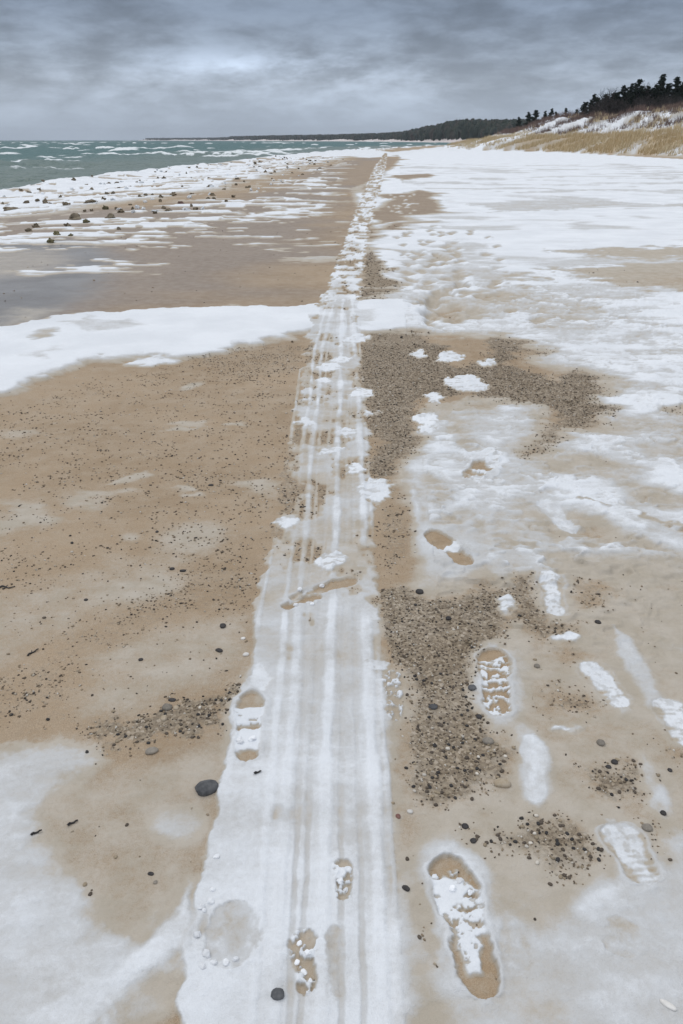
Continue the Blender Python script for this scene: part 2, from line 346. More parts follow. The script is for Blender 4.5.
# ---- lower right: sand under a thin glaze
stamp([(395, 585), (470, 572), (520, 578), (600, 566), (700, 575), (2500, 900), (2500, 1500), (390, 1500), (400, 1024), (405, 850), (400, 700)], {'S': 0.37}, f=0.06)
stamp([(560, 560), (683, 556), (2000, 700), (2000, 800), (683, 640), (600, 620)], {'S': .42}, f=.1)
for px, v, f in (([(503, 912), (540, 925), (575, 918), (600, 898), (625, 884), (683, 878), (1500, 950), (1500, 1500), (430, 1500), (440, 1040), (500, 985), (520, 950)],   .74, .05),
                 (ell(560, 1012, 36, 22), .58, .05), (ell(600, 900, 30, 14, -25), .85, .03), ([(640, 800), (683, 830), (1200, 900), (1200, 960), (683, 900), (650, 880)], .72, .05), (ell(660, 1010, 40, 14), .66, .04),
                 (ell(453, 925, 52, 90, -14), .76, .035), (ell(535, 770, 17, 36), .86, .02), (ell(522, 733, 14, 12), .7, .02), (ell(660, 802, 12, 16), .8, .02), (ell(645, 768, 7, 16, -20), .75, .02),
                 (ell(440, 578, 26, 18), .6, .05), ([(500, 560), (512, 575), (517, 600), (505, 590), (490, 570)], .72, .02), (ell(497, 682, 30, 46), .72, .03), (ell(516, 655, 12, 25), .55, .03), (ell(450, 552, 34, 26, 20), .78, .05),
                 ([(408, 840), (425, 870), (425, 960), (440, 1024), (400, 1024), (404, 900)], .42, .04), (ell(625, 1000, 60, 20), .8, .05), (ell(520, 900, 36, 20), .45, .05), (ell(700, 640, 30, 60), .5, .08)):
    stamp(px, {'S': v}, f=f, h=0.004 * v)
stamp([(612, 626), (630, 640), (648, 668), (664, 700), (648, 706), (632, 680), (618, 655)], {'S': .76}, f=.02, h=.004)
for px, gv in (([(376, 592), (400, 588), (430, 600), (470, 596), (486, 584), (502, 590), (508, 618), (500, 640), (478, 652), (470, 676), (472, 700), (482, 720), (500, 736), (504, 758), (492, 782), (468, 800), (432, 802), (414, 790), (406, 752), (412, 722), (410, 692), (398, 662), (376, 628)], 1.0),
               ([(506, 582), (530, 577), (538, 600), (552, 625), (575, 626), (570, 638), (535, 634), (510, 618)], .75), ([(572, 582), (600, 582), (618, 598), (600, 608), (575, 606)], .5), ([(553, 652), (575, 648), (588, 656), (572, 664)], .4),
               ([(532, 704), (560, 688), (590, 690), (606, 708), (600, 716), (565, 712)], .6), ([(584, 770), (605, 764), (638, 766), (642, 792), (620, 800), (592, 798)], .95), ([(478, 842), (500, 826), (540, 822), (585, 826), (604, 846), (602, 862), (575, 868), (556, 876), (530, 856), (490, 846)], .95),
               ([(664, 738), (690, 745), (690, 760), (670, 752)], .5), ([(640, 806), (650, 812), (668, 850), (660, 856), (648, 836)], .4), ([(424, 895), (434, 900), (446, 940), (440, 956), (428, 930)], .3)):
    stamp(px, {'G': gv, 'S': .14}, f=.05, nz=.035)
# ---- left sand
PALE = []
for px, v, f in (([(-300, 700), (0, 600), (60, 580), (120, 556), (185, 560), (170, 595), (90, 618), (40, 650), (0, 672), (-300, 760)], .27, .11), ([(82, 662), (130, 640), (200, 622), (246, 618), (240, 672), (180, 690), (130, 712), (84, 716)], .30, .09),
                 (ell(95, 499, 22, 4.5), .40, .06), ([(110, 482), (130, 474), (158, 468), (150, 474), (125, 482)], .42, .04), (ell(190, 386, 16, 3.5, -10), .5, .05), ([(0, 510), (40, 508), (58, 522), (20, 536), (0, 540)], .36, .08), (ell(190, 540, 36, 16, -12), .36, .08),
                 (ell(176, 494, 8, 3), .45, .03), ([(160, 430), (180, 425), (200, 424), (185, 430)], .4, .04), (ell(245, 426, 14, 2.5), .42, .03), (ell(130, 537, 8, 4), .4, .03), (ell(140, 590, 40, 10, -10), .38, .06), (ell(262, 490, 20, 10), .32, .06), (ell(20, 432, 30, 3, -8), .3, .06),
                 ([(0, 760), (60, 780), (150, 770), (232, 740), (228, 790), (200, 880), (150, 990), (-100, 1030)], .30, .08), (ell(178, 824, 26, 17), .66, .03)):
    stamp(px, {'S': v}, f=f); PALE.append(px)
stamp([(-600, 800), (0, 752), (40, 742), (74, 737), (104, 764), (70, 782), (36, 806), (44, 840), (62, 872), (96, 922), (136, 948), (176, 905), (194, 880), (190, 955), (152, 985), (112, 1020), (120, 1060), (-600, 1500)], {'S': .76}, f=.05, nz=.03, h=.006)
stamp(ell(150, 1006, 34, 16, -30), {'S': .5}, f=.03)
stamp([(188, 890), (176, 915), (140, 950), (112, 985), (130, 985), (165, 960), (190, 945)], {'S': .84}, f=.015, h=.004)
for px, gv in (([(-300, 480), (0, 415), (100, 378), (190, 362), (300, 336), (300, 420), (286, 470), (270, 560), (250, 640), (0, 720), (-300, 800)], .17), ([(190, 358), (250, 346), (303, 338), (300, 372), (240, 382)], .45),
               ([(48, 622), (110, 600), (170, 574), (244, 556), (250, 606), (200, 618), (112, 650), (62, 690), (0, 722), (-200, 740), (0, 690), (40, 660)], .42), ([(86, 724), (130, 722), (182, 700), (236, 678), (242, 692), (226, 728), (142, 742), (94, 750)], .80),
               ([(50, 690), (74, 668), (80, 720), (60, 725)], .45), ([(140, 480), (260, 430), (276, 520), (250, 570), (150, 545)], .30), ([(10, 480), (100, 462), (170, 470), (90, 485)], .22), ([(60, 400), (180, 380), (160, 425), (70, 440)], .16)):
    stamp(px, {'G': gv}, f=.05, nz=.06)
for px in PALE[:2] + PALE[8:9]: stamp(px, {'G': .04}, f=.08, nz=.05, op=.85)

# ---- the tyre track
def gl(pts): return [g(*q) for q in pts]
TL = gl([(374, 168), (360, 200), (345, 240), (326, 290), (312, 325), (306, 350), (300, 400), (288, 450), (277, 500), (268, 560), (260, 600), (252, 640), (236, 710), (216, 780), (206, 850), (196, 900), (187, 960), (181, 1024), (165, 1160)])
TR = gl([(386, 168), (377, 200), (368, 240), (359, 290), (358, 325), (360, 350), (363, 400), (367, 450), (370, 500), (374, 560), (378, 600), (383, 640), (392, 710), (397, 780), (400, 850), (404, 900), (408, 960), (412, 1024), (420, 1160)])
ty = np.array([q[1] for q in TL])[::-1]; tl = np.array([q[0] for q in TL])[::-1]; ty2 = np.array([q[1] for q in TR])[::-1]; tr = np.array([q[0] for q in TR])[::-1]
YEND = ty[-1] + 60
ty = np.append(ty, YEND); tl = np.append(tl, tl[-1] + 0.065 * 60 - .1); ty2 = np.append(ty2, YEND); tr = np.append(tr, tr[-1] + 0.065 * 60 - .5)
ty = np.insert(ty, 0, -3); tl = np.insert(tl, 0, tl[0] - .26); ty2 = np.insert(ty2, 0, -3); tr = np.insert(tr, 0, tr[0] - .22)
cand = np.nonzero((Y > -3) & (Y < YEND) & (X > np.interp(Y, ty, tl) - .3) & (X < np.interp(Y, ty2, tr) + .3))[0]
x, y = X[cand], Y[cand]
rag = 0.014 * WX[0][cand] + .014 * fbm(x * 0 + 9, y * 4, 3, 402) + np.interp(y, [2, 3], [.006, .035]) * fbm(x * 4, y * 9, 4, 400, .65) + np.where(y > 6, .05, 0) * WX[1][cand]
dl = x - np.interp(y, ty, tl) + rag; dr = np.interp(y, ty2, tr) - x + rag
ins = np.minimum(dl, dr); wdt = np.interp(y, ty2, tr) - np.interp(y, ty, tl)
TRK = np.minimum(sst(-0.006, 0.010, dl), sst(-.012 - .02 * (y < 2.2), .014 + .03 * (y < 2.2), dr))
u = dl / wdt
nlow = fbm(x * 5, y * 1.3, 3, 410); npat = fbm(x * 7, y * 4.5, 4, 420, .6)
bare = sst(0.05, 0.55, npat + np.interp(y, [0, 1.6, 2.3, 2.8, 4.5, 6.0, 6.8, 8, 12, 40, 60], [-1.1, -.75, -.30, .12, .32, .20, -.5, -.02, .06, .12, .5]))
st = np.interp(y, [0, 1.2, 2, 3, 6, 9], [.84, .82, .74, .64, .64, .9]) + .10 * nlow
st = st * (1 - np.interp(y, [6, 9], [.80, .92]) * bare)
S[cand] = S[cand] + (st - S[cand]) * TRK; D[cand] *= 1 - TRK; G[cand] = G[cand] * (1 - TRK) + .55 * bare * TRK * (y > 2.2)
Z[cand] += TRK * (0.006 - 0.004 * bare)
def rib(pts, wd, v, h, thr=-9.0, yy=(0, 99)):
    L = gl(pts); L = sorted(L, key=lambda q: q[1]); ly = [q[1] for q in L]; lx = [q[0] for q in L]
    lx.insert(0, lx[0] - .05 * (ly[0] + 2)); ly.insert(0, -2)
    d = np.abs(x - np.interp(y, ly, lx) + .003 * WX[0][cand] + .003 * fbm(x * 0, y * 3, 2, 430))
    wd = wd * (.62 + .25 * fbm(x * 0 + 3, y * 5, 3, 435)); k = (1 - sst(wd * .30, wd * 1.05, d)) * sst(thr, thr + .75, fbm(x * 3, y * 1.6, 4, 440, .6) + .45) * (y < L[-1][1]) * (y > yy[0])
    S[cand] += (v - S[cand]) * k * .85 * (.75 + .3 * fbm(x * 20, y * 6, 3, 437)); G[cand] *= 1 - k
    Z[cand] += h * k * .5
R1 = [(336, 300), (322, 350), (318, 400), (312, 450), (308, 500), (304, 550), (298, 600), (297, 650), (293, 705), (290, 760), (284, 850), (276, 1000)]
R2 = [(343, 300), (341, 350), (340, 400), (338, 440), (337, 500), (334, 560), (332, 611), (330, 660), (329, 705), (327, 760), (325, 850), (322, 1000)]
R3 = [(352, 300), (355, 350), (358, 400), (361, 450), (363, 506), (363, 560), (366, 624), (369, 705), (373, 760), (377, 850), (383, 1000)]
R0 = [(300, 370), (290, 450), (280, 500), (271, 560), (262, 600), (256, 640)]
rib(R1, .034, .90, .006, -.2); rib(R2, .040, .95, .008, -.4); rib(R3, .040, .95, .008, -.35); rib(R0, .020, .84, .005, -.15, (1.9, 99))
rib([(q[0] + 17 * q[1] / 850 - 2, q[1]) for q in R3], .018, .86, .004, .05, (0, 99)); rib([(q[0] - 18 * q[1] / 850, q[1]) for q in R1], .026, .93, .004, .02)
for off, base_ in ((-16, R2), (16, R2), (-15, R3), (12, R1)):     # grooves between the ribs, dusted with sand
    rib([(q[0] + off * (q[1] / 800), q[1]) for q in base_], .018, .68, -.004, -.35)
CLS[cand[(ins > 0.0)]] = 1

# ---- footprints and snow-filled marks
FP = []        # (class id, name, label, category, group)
def footprint(toe, heel, wid, style, label, depth=.014, rim=.5, oval=False, name='footprint', cat='footprint', group='footprints in the sand and snow', seed=0):
    cid = 10 + len(FP); FP.append((cid, name, label, cat, group))
    t = np.array(g(*toe)); hl = np.array(g(*heel)); ax = t - hl; Ln = np.linalg.norm(ax); ax /= Ln; bx = np.array([ax[1], -ax[0]])
    w0 = wid
    idx = region([t, hl], w0 + .15)
    px, py = X[idx] - hl[0], Y[idx] - hl[1]
    jx = fbm(X[idx] * 26, Y[idx] * 26, 4, 500 + seed, .6) * .008
    a = (px * ax[0] + py * ax[1]) / Ln; b = (px * bx[0] + py * bx[1])
    prof = np.interp(a, [-.052, -.045, -.02, .03, .09, .18, .32, .45, .60, .75, .86, .94, 1.0, 1.035, 1.05, 1.056], [-.02, .22, .46, .64, .74, .78, .74, .72, .90, 1.0, .96, .82, .60, .38, .2, -.02]) * w0 / 2
    if oval: jx = jx * 1.7; prof = np.sqrt(np.clip(1 - ((a - .5) / .56) ** 2, 0, 1)) * w0 / 2 - np.where(np.abs(a - .5) > .56, .02, 0)
    sd = np.maximum(np.abs(b) - prof, np.maximum((-.05 - a) * Ln, (a - 1.05) * Ln)) * .92 + jx
    m = 1 - sst(-.006, .005, sd)
    rimm = np.exp(-((sd - .008) / .010) ** 2); halo = 1 - sst(0, .05, sd)
    S[idx] += (np.maximum(S[idx], .80) - S[idx]) * np.maximum(rimm, halo * .55) * rim
    Z[idx] += rimm * .0038 * rim
    bn = b / (w0 / 2)
    n1 = fbm(X[idx] * 22, Y[idx] * 22, 4, 600 + seed, .6); n2 = fbm(X[idx] * 60, Y[idx] * 60, 3, 640 + seed, .6)
    sv, zv = style(a, bn, n1, n2)
    S[idx] += (sv - S[idx]) * m; G[idx] *= 1 - m; D[idx] *= 1 - m
    Z[idx] += (-depth * .55 + zv * .45) * m
    K[idx] = np.maximum(K[idx], m * np.clip(1.1 - 2.2 * np.abs(sv - .12), 0, 1) * .45)
    CLS[idx[sd < .010]] = cid
def st_crisp(a, b, n1, n2):
    ph = a * 8.5 + .5 * n1 + .25 * b
    crack = sst(.72, .93, np.abs(np.cos(math.pi * ph)) + .25 * n1)
    mid = sst(.34, .40, a + .04 * n1) * (1 - sst(.80, .88, a + .06 * n1 + .08 * b))
    stem = (1 - sst(.22, .50, np.abs(b + .10 + .1 * n1) + .16 * n1 - .10 * (a > .3))) * sst(.10, .15, a + .03 * n1) * (1 - sst(.40, .46, a))
    crack = sst(.74, .93, np.abs(np.cos(math.pi * (a * 8 + .55 * n1 + .35 * b))))
    wh = np.maximum(mid * (1 - .85 * crack * sst(-.15, .25, n1 + .25 * b)), stem)
    wh = np.maximum(wh, sst(.8, .84, a) * sst(.35, .6, n1) * (1 - sst(.9, .94, a)))
    wh = np.clip(wh, 0, 1) * (1 - .5 * sst(.40, .7, n2) * (a < .8)); return .16 + .82 * wh - .10 * sst(.1, .5, n1) * (1 - wh), .010 * wh + .003 * n2 * wh
def st_tread(a, b, n1, n2):
    ph = a * 6.0 + .75 * n1 - .3 * b
    bar = sst(.25, .6, np.cos(2 * math.pi * ph) * .6 + .55 + .5 * n1)
    bar *= 1 - sst(.84, .92, a - .05 * b + .04 * n1); side = sst(.75, .95, np.abs(b)) * .5
    wh = np.clip(bar - side, 0, 1)
    wh = np.clip(wh - .5 * sst(.25, .6, n2 - .2 * n1), 0, 1); return .09 + .91 * wh, .009 * wh + .002 * n2
def st_sand(a, b, n1, n2):
    wh = sst(.15, .4, n1 * .6 + .45 - 5 * np.abs(a - .45) + .25 * b)
    return .13 + .82 * wh, .010 * wh
def st_fill(a, b, n1, n2):
    rows_ = np.cos(2 * math.pi * (a * 9 + .3 * b + .3 * n1)) * .5 + .5
    s_ = .90 - .22 * rows_ * sst(-.1, .4, n1) - .12 * sst(.0, .6, n2) - .40 * sst(.50, 1.0, np.abs(b) + .6 * n1)
    return s_, .008 + .0025 * rows_ + .002 * n2
def st_soft(a, b, n1, n2):
    e = 1 - .25 * np.abs(b); return .60 + .30 * e + .08 * n1, .007 + .001 * n2
def st_faint(a, b, n1, n2): return .71 + .14 * n1 - .06 * sst(.3, 1, a) + .05 * n2 + 0 * b, .008 + .002 * n1 + .001 * n2
def st_crumb(a, b, n1, n2):
    wh = sst(-.10, .3, n2 + .35 * n1); return .30 + .68 * wh, .004 + .014 * wh * np.clip(.6 + n2, 0, 1.4)
def st_drag(a, b, n1, n2):
    wh = sst(.3, .7, n1 + .7 * np.abs(b) - .2); return .16 + .7 * wh, .006 * wh
def st_halves(a, b, n1, n2):
    w1 = (1 - sst(.74, .80, a + .02 * n1)) * sst(.46, .5, a) * (1 - .8 * sst(.55, .8, np.abs(np.cos(math.pi * (a * 14 + .4 * n1))) * sst(-.2, .2, n1)))
    w2 = (1 - sst(.40, .44, a + .06 * n1)) * sst(.08, .12, a + .04 * n1); wh = np.maximum(w1, w2)
    return .18 + .8 * wh, .010 * wh + .002 * n2 * wh
A = footprint
A((446, 862), (484, 992), .105, st_crisp, 'biggest and nearest boot print, broken white snow over bare tan sand', .016, .9)
A((493, 650), (498, 714), .110, st_tread, 'boot print with white tread bars and brown toe beside the large gravel patch', .014, .8)
A((431, 534), (467, 565), .105, st_sand, 'bare sandy boot print crossed by a scrap of snow, above the large gravel', .016, .9)
A((549, 574), (556, 616), .095, st_fill, 'snow filled boot print pressed into gravel, with a small white blot on its left', .010, .5)
A((588, 664), (622, 706), .100, st_fill, 'snow filled boot print pointing up left above a thin gravel patch', .010, .4)
A((664, 700), (690, 745), .105, st_fill, 'snow filled print at the lower end of a long pale drag mark', .010, .5)
A((614, 826), (647, 883), .105, st_fill, 'snow filled boot print right of the oval gravel patch, ribbed along its left side', .012, .7)
A((533, 738), (535, 800), .075, st_soft, 'faint snow filled print forming a soft white column between gravel patches', .006, .2)
A((544, 502), (572, 532), .11, st_soft, 'pale shallow print half filled with dirty snow, above the sandy one', .008, .5)
A((487, 463), (470, 480), .13, st_sand, 'short print, sand behind and white snow lump in front, on sandy snow', .012, .8)
A((620, 920), (620, 955), .075, st_faint, 'very faint rounded print in smooth snow at the lower right', .008, .1, oval=True)
A((250, 696), (247, 760), .085, st_halves, 'two part print with white heel and tread, left edge of the tyre track', .012, .9, seed=5)
A((238, 906), (226, 968), .120, st_faint, 'wide shallow oval print in the tyre track, snow crumbs along its left edge', .011, .3, seed=3, oval=True)
A((304, 932), (306, 990), .060, st_crumb, 'crumbly tread print of broken snow amid the near tyre track', .010, .2, seed=9)
A((344, 862), (343, 900), .045, st_crumb, 'small crumbly print with a dark crescent toe, on the near tyre track', .012, .2, seed=11)
A((333, 930), (338, 995), .035, st_faint, 'curved sliver of a print beside the crumbly tread print', .006, .3, seed=12)
A((393, 672), (395, 720), .062, st_crumb, 'crumbly chevron tread print on the right edge of the tyre track', .006, .2, seed=13)
A((378, 661), (379, 671), .09, st_fill, 'short row of white tread blocks crossing the right side of the tyre track', .004, .2, seed=14)
A((354, 580), (292, 600), .070, st_drag, 'long sandy gouge scraped across the tyre track with ragged snow edges', .014, .7, seed=15)
A((318, 596), (284, 609), .055, st_drag, 'short sandy gouge just below the longer gouge across the tyre track', .012, .7, seed=16)
A((258, 666), (262, 692), .060, st_soft, 'small rounded dent on the left edge of the tyre track above the two part print', .008, .5, seed=17, oval=True)
A((507, 921), (520, 975), .060, st_faint, 'pale half circle print overlapping the right side of the biggest boot print', .007, .2, seed=18, oval=True)
# snow left standing in old marks: thin raised cakes of snow
PATCH = [((466, 385), 21, 8), ((425, 420), 16, 6), ((434, 399), 8, 6), ((449, 357), 14, 5.5), ((418, 353), 8, 4), ((487, 363), 9, 4.5), ((505, 603), 8, 10), ((565, 638), 16, 3.5), ((566, 728), 15, 3.2),
         ((362, 394), 12, 6), ((371, 414), 7, 3.5), ((374, 492), 16, 12), ((347, 433), 10, 4.5), ((332, 452), 10, 3), ((330, 368), 12, 4), ((341, 361), 8, 2.6), ((357, 340), 13, 3.4), ((325, 381), 8, 2.5), ((289, 523), 13, 6),
         ((328, 562), 13, 9), ((305, 423), 10, 4), ((356, 470), 8, 5), ((427, 430), 8, 4), ((496, 462), 10, 8), ((476, 478), 9, 5)]
PLAB = ['widest white snow cake lying on the dark gravel right of the track', 'white ragged snow cake at the left tip of the sandy snow', 'small white snow cake between two wider ones on gravel', 'white snow cake on gravel nearest the far end of the gravel patch', 'little white snow cake on gravel left of a wider one',
        'round white snow cake at the edge of gravel and snow field', 'small upright white snow blot left of the snow filled print in gravel', 'thin white snow sliver on bare sand between two filled prints', 'thin white snow sliver above the soft white column', 'white snow cake just right of the track amid gravel', 'tiny white snow cake on gravel right of the track',
        'broad white tread marked snow cake bulging from the right edge of the track', 'oval white snow cake in the middle of the track above the broad bulge', 'thin flat snow cake across the track centre', 'white snow cake near the far end of the bare track', 'small far snow cake above a wider one on the track', 'far white snow cake beside the snow tongue at the track edge', 'narrow snow cake on the left of the far track',
        'bright white snow cake at the left edge of the track', 'round white snow mound in the track just above the sandy gouge', 'snow cake on the left side of the track beside bare gravel', 'upright snow cake on the right rib of the track', 'small snow cake under the ragged one at the sandy snow tip', 'soft white snow cake beside the short sandy print', 'white lump of snow at the front of the short sandy print']
for (c, rx, ry), lab in zip(PATCH, PLAB):
    cid = 10 + len(FP); FP.append((cid, 'snow_patch', lab, 'snow patch', 'small cakes of snow left on the gravel and track'))
    PM = stamp(ell(*c, rx, ry, -4 if rx < 16 else 3), {'S': 1.0, 'G': 0, 'D': 0}, f=.014, nz=(.014 if ry < 4 else .02) if c[1] > 590 else .04, w=0, h=.004, cls=cid, cut=.35); pi_, pm_ = PM if PM else (np.array([0]), np.zeros(1)); pn_ = fbm(X[pi_] * 38, Y[pi_] * 38, 4, 460, .65); Z[pi_] += pm_ * .005 * pn_; S[pi_] -= pm_ * .22 * sst(.0, .6, fbm(X[pi_] * 18, Y[pi_] * 60, 3, 470, .6))

# ---- general unevenness
near = dist < 40
n_s = np.zeros(NV); n_s[near] = fbm(X[near] * 2.2, Y[near] * 5.5, 5, 700, .6)
n_f = np.zeros(NV); nr2 = dist < 9; n_f[nr2] = fbm(X[nr2] * 14, Y[nr2] * 22, 4, 720, .6)
edge = np.clip(1 - np.abs(S - .5) * 1.7, 0, 1)
S[:] += edge * (.12 * n_s + .09 * n_f) + .05 * n_s * (S > .6)
S[:] = np.clip(S, 0, 1); G[:] = np.clip(G, 0, 1)
Z[near] += .006 * n_s[near] + .003 * S[near]
Z[nr2] += .0012 * n_f[nr2] * (S[nr2] > .3)
# dune: grass and snow cover
ed = X - np.interp(Y, DUNE_Y, DUNE_X) + 2.0 * fbm(X * 0.08, Y * 0.05, 2, 40)
dn = fbm(X * .11, Y * .16, 4, 800, .55); dn2 = fbm(X * .6, Y * .5, 3, 810)
GR = sst(.0, 1.6, ed + 2.4 * dn) * (1 - sst(8.5, 13, ed + 3.5 * dn)) + .55 * sst(9, 12, ed) * sst(.05, .35, dn2 + .4 * dn)
GR *= 1 - .75 * sst(.18, .45, fbm(X * .10 + Y * .12, Y * .25 - X * .1, 3, 820) + .2 * dn2)
GR *= 1 - sst(115, 150, Y) * .78 * sst(-.40, .10, fbm(X * .16, Y * .10, 4, 830, .6) + .02 * (ed - 8))
GR = np.clip(GR, 0, 1)
dz_ = sst(-.5, 1.0, ed)
S[:] = np.where(ed > -1.5, np.clip(S * (1 - dz_) + (1 - .95 * GR) * dz_, 0, 1), S)
FIELDS['R'] = RI; RI[:] = GR * dz_

# ------------------------------------------------------------------ materials
def attr(t, name):
    n = t.nodes.new('ShaderNodeAttribute'); n.attribute_name = name; return n.outputs['Fac']
def new_mat(name):
    m = bpy.data.materials.new(name); m.use_nodes = True; t = m.node_tree
    b = t.nodes['Principled BSDF']; return m, t, b
def bump(t, b, hgt, strength, distance):
    n = t.nodes.new('ShaderNodeBump'); n.inputs['Strength'].default_value = strength; n.inputs['Distance'].default_value = distance
    t.links.new(hgt, n.inputs['Height']); t.links.new(n.outputs[0], b.inputs['Normal'])
def ground_material():
    m, t, b = new_mat('beach_ground')
    geo = t.nodes.new('ShaderNodeNewGeometry'); P = geo.outputs['Position']
    s_, g_, d_, k_, r_ = (attr(t, q) for q in ('snow', 'gravel', 'wet', 'warm', 'grassy'))
    n1 = noise(t, P, 1.3, 5, .6); n2 = noise(t, P, 9, 5, .6); n3 = noise(t, P, 70, 4, .6); n4 = noise(t, P, 420, 2, .6)
    sand = mixc(t, mrange(t, n1, .35, .65), (.340, .250, .163), (.400, .302, .206))
    sand = mixc(t, mrange(t, n2, .4, .65, 0, .5), sand, (.42, .335, .245))
    grain = mrange(t, n4, .25, .75, .70, 1.28, False)
    vm = t.nodes.new('ShaderNodeVectorMath'); vm.operation = 'SCALE'; t.links.new(sand, vm.inputs[0]); t.links.new(grain, vm.inputs['Scale']); sand = vm.outputs[0]
    sand = mixc(t, mth(t, 'MULTIPLY', k_, .6), sand, (.40, .285, .17))
    # gravel between the loose stones
    vo = t.nodes.new('ShaderNodeTexVoronoi'); vo.inputs['Scale'].default_value = 110; t.links.new(P, vo.inputs['Vector'])
    hs = t.nodes.new('ShaderNodeSeparateColor'); t.links.new(vo.outputs['Color'], hs.inputs[0])
    gcol = ramp(t, hs.outputs[0], [(0, (.045, .042, .036)), (.3, (.11, .096, .074)), (.6, (.20, .172, .13)), (.85, (.32, .275, .21)), (1, (.5, .45, .38))])
    gcol = mixc(t, .35, gcol, sand)
    gm = mth(t, 'MULTIPLY', mrange(t, mth(t, 'ADD', g_, mth(t, 'MULTIPLY', mth(t, 'SUBTRACT', n3, .5), 1.0)), .35, .75), .9)
    sand = mixc(t, gm, sand, gcol)
    wetc = mixc(t, mrange(t, n2, .35, .65), (.165, .15, .15), (.225, .205, .20))
    wetc = mixc(t, mrange(t, d_, .7, .98), wetc, mixc(t, mrange(t, n1, .35, .65), (.150, .152, .160), (.215, .22, .23)))
    sand = mixc(t, mth(t, 'MULTIPLY', d_, .85), sand, wetc)
    gr = mixc(t, mrange(t, noise(t, P, 2.2, 4, .7), .3, .7), (.46, .37, .25), (.54, .45, .32))
    sand = mixc(t, r_, sand, gr)
    # snow: dusted, glazed, clean
    sv = mth(t, 'ADD', s_, mth(t, 'MULTIPLY', mth(t, 'ADD', mth(t, 'MULTIPLY', mth(t, 'SUBTRACT', n3, .5), .30), mth(t, 'MULTIPLY', mth(t, 'SUBTRACT', n4, .5), .22)), mth(t, 'SUBTRACT', 1.0, mth(t, 'MULTIPLY', s_, .55))), clamp=True)
    frost = mixc(t, mrange(t, n2, .35, .65), (.44, .39, .318), (.495, .445, .378))
    pack = mixc(t, mrange(t, n2, .3, .7), (.53, .525, .515), (.58, .59, .60)); clean = mixc(t, mrange(t, n1, .3, .7), (.72, .745, .78), (.81, .835, .87))
    c = mixc(t, mrange(t, sv, .06, .42), sand, frost)
    c = mixc(t, mrange(t, sv, .45, .78), c, pack)
    c = mixc(t, mrange(t, sv, .72, .97), c, clean)
    t.links.new(c, b.inputs['Base Color'])
    ro = mixc(t, mrange(t, d_, .3, 1.0), (.92,) * 3, (.30,) * 3); t.links.new(ro, b.inputs['Roughness'])
    b.inputs['Specular IOR Level'].default_value = .3
    hh = mth(t, 'ADD', mth(t, 'MULTIPLY', n3, .6), mth(t, 'MULTIPLY', n4, .35)); hh = mth(t, 'ADD', hh, mth(t, 'MULTIPLY', n2, .8))
    bump(t, b, hh, .75, .007)
    return m
M_GROUND = ground_material()
def simple(name, col, rough=.8, var=None, scale=20, bmp=0, bd=.01, spec=.3):
    m, t, b = new_mat(name)
    geo = t.nodes.new('ShaderNodeNewGeometry')
    if var:
        oi = t.nodes.new('ShaderNodeObjectInfo')
        tcx = t.nodes.new('ShaderNodeTexCoord')
        n = noise(t, tcx.outputs['Object'], scale, 4, .6)
        c = mixc(t, mrange(t, n, .35, .65), col, var)
        br = mth(t, 'ADD', mth(t, 'MULTIPLY', oi.outputs['Random'], .35), .82)
        vm = t.nodes.new('ShaderNodeVectorMath'); vm.operation = 'SCALE'; t.links.new(c, vm.inputs[0]); t.links.new(br, vm.inputs['Scale'])
        t.links.new(vm.outputs[0], b.inputs['Base Color'])
        if bmp: bump(t, b, n, bmp, bd)
    else: b.inputs['Base Color'].default_value = (*col, 1)
    b.inputs['Roughness'].default_value = rough; b.inputs['Specular IOR Level'].default_value = spec
    return m

# ------------------------------------------------------------------ mesh helpers
def mesh_np(name, verts, faces, mat, attrs=None, smooth=True, normals=None, parent=None, loc=None):
    verts = np.asarray(verts, np.float64); faces = np.asarray(faces, np.int32); k = faces.shape[1]
    if loc is not None: verts = verts - np.asarray(loc)
    me = bpy.data.meshes.new(name)
    me.vertices.add(len(verts)); me.vertices.foreach_set('co', verts.astype(np.float32).ravel())
    me.loops.add(faces.size); me.loops.foreach_set('vertex_index', faces.ravel())
    me.polygons.add(len(faces)); me.polygons.foreach_set('loop_start', np.arange(0, faces.size, k, dtype=np.int32))
    try: me.polygons.foreach_set('loop_total', np.full(len(faces), k, np.int32))
    except Exception: pass
    me.polygons.foreach_set('use_smooth', np.full(len(faces), smooth, bool))
    me.update(calc_edges=True)
    for kk, v in (attrs or {}).items():
        a = me.attributes.new(kk, 'FLOAT', 'POINT'); a.data.foreach_set('value', np.asarray(v, np.float32))
    if normals is not None:
        me.normals_split_custom_set_from_vertices(normals.tolist())
    me.materials.append(mat)
    o = bpy.data.objects.new(name, me); COL.objects.link(o)
    if loc is not None: o.location = loc
    if parent: o.parent = parent
    return o
def tag(o, label=None, cat=None, group=None, kind=None):
    if label: o['label'] = label
    if cat: o['category'] = cat
    if group: o['group'] = group
    if kind: o['kind'] = kind
    return o
def empty(name, loc):
    o = bpy.data.objects.new(name, None); o.empty_display_size = .2; COL.objects.link(o); o.location = loc; return o

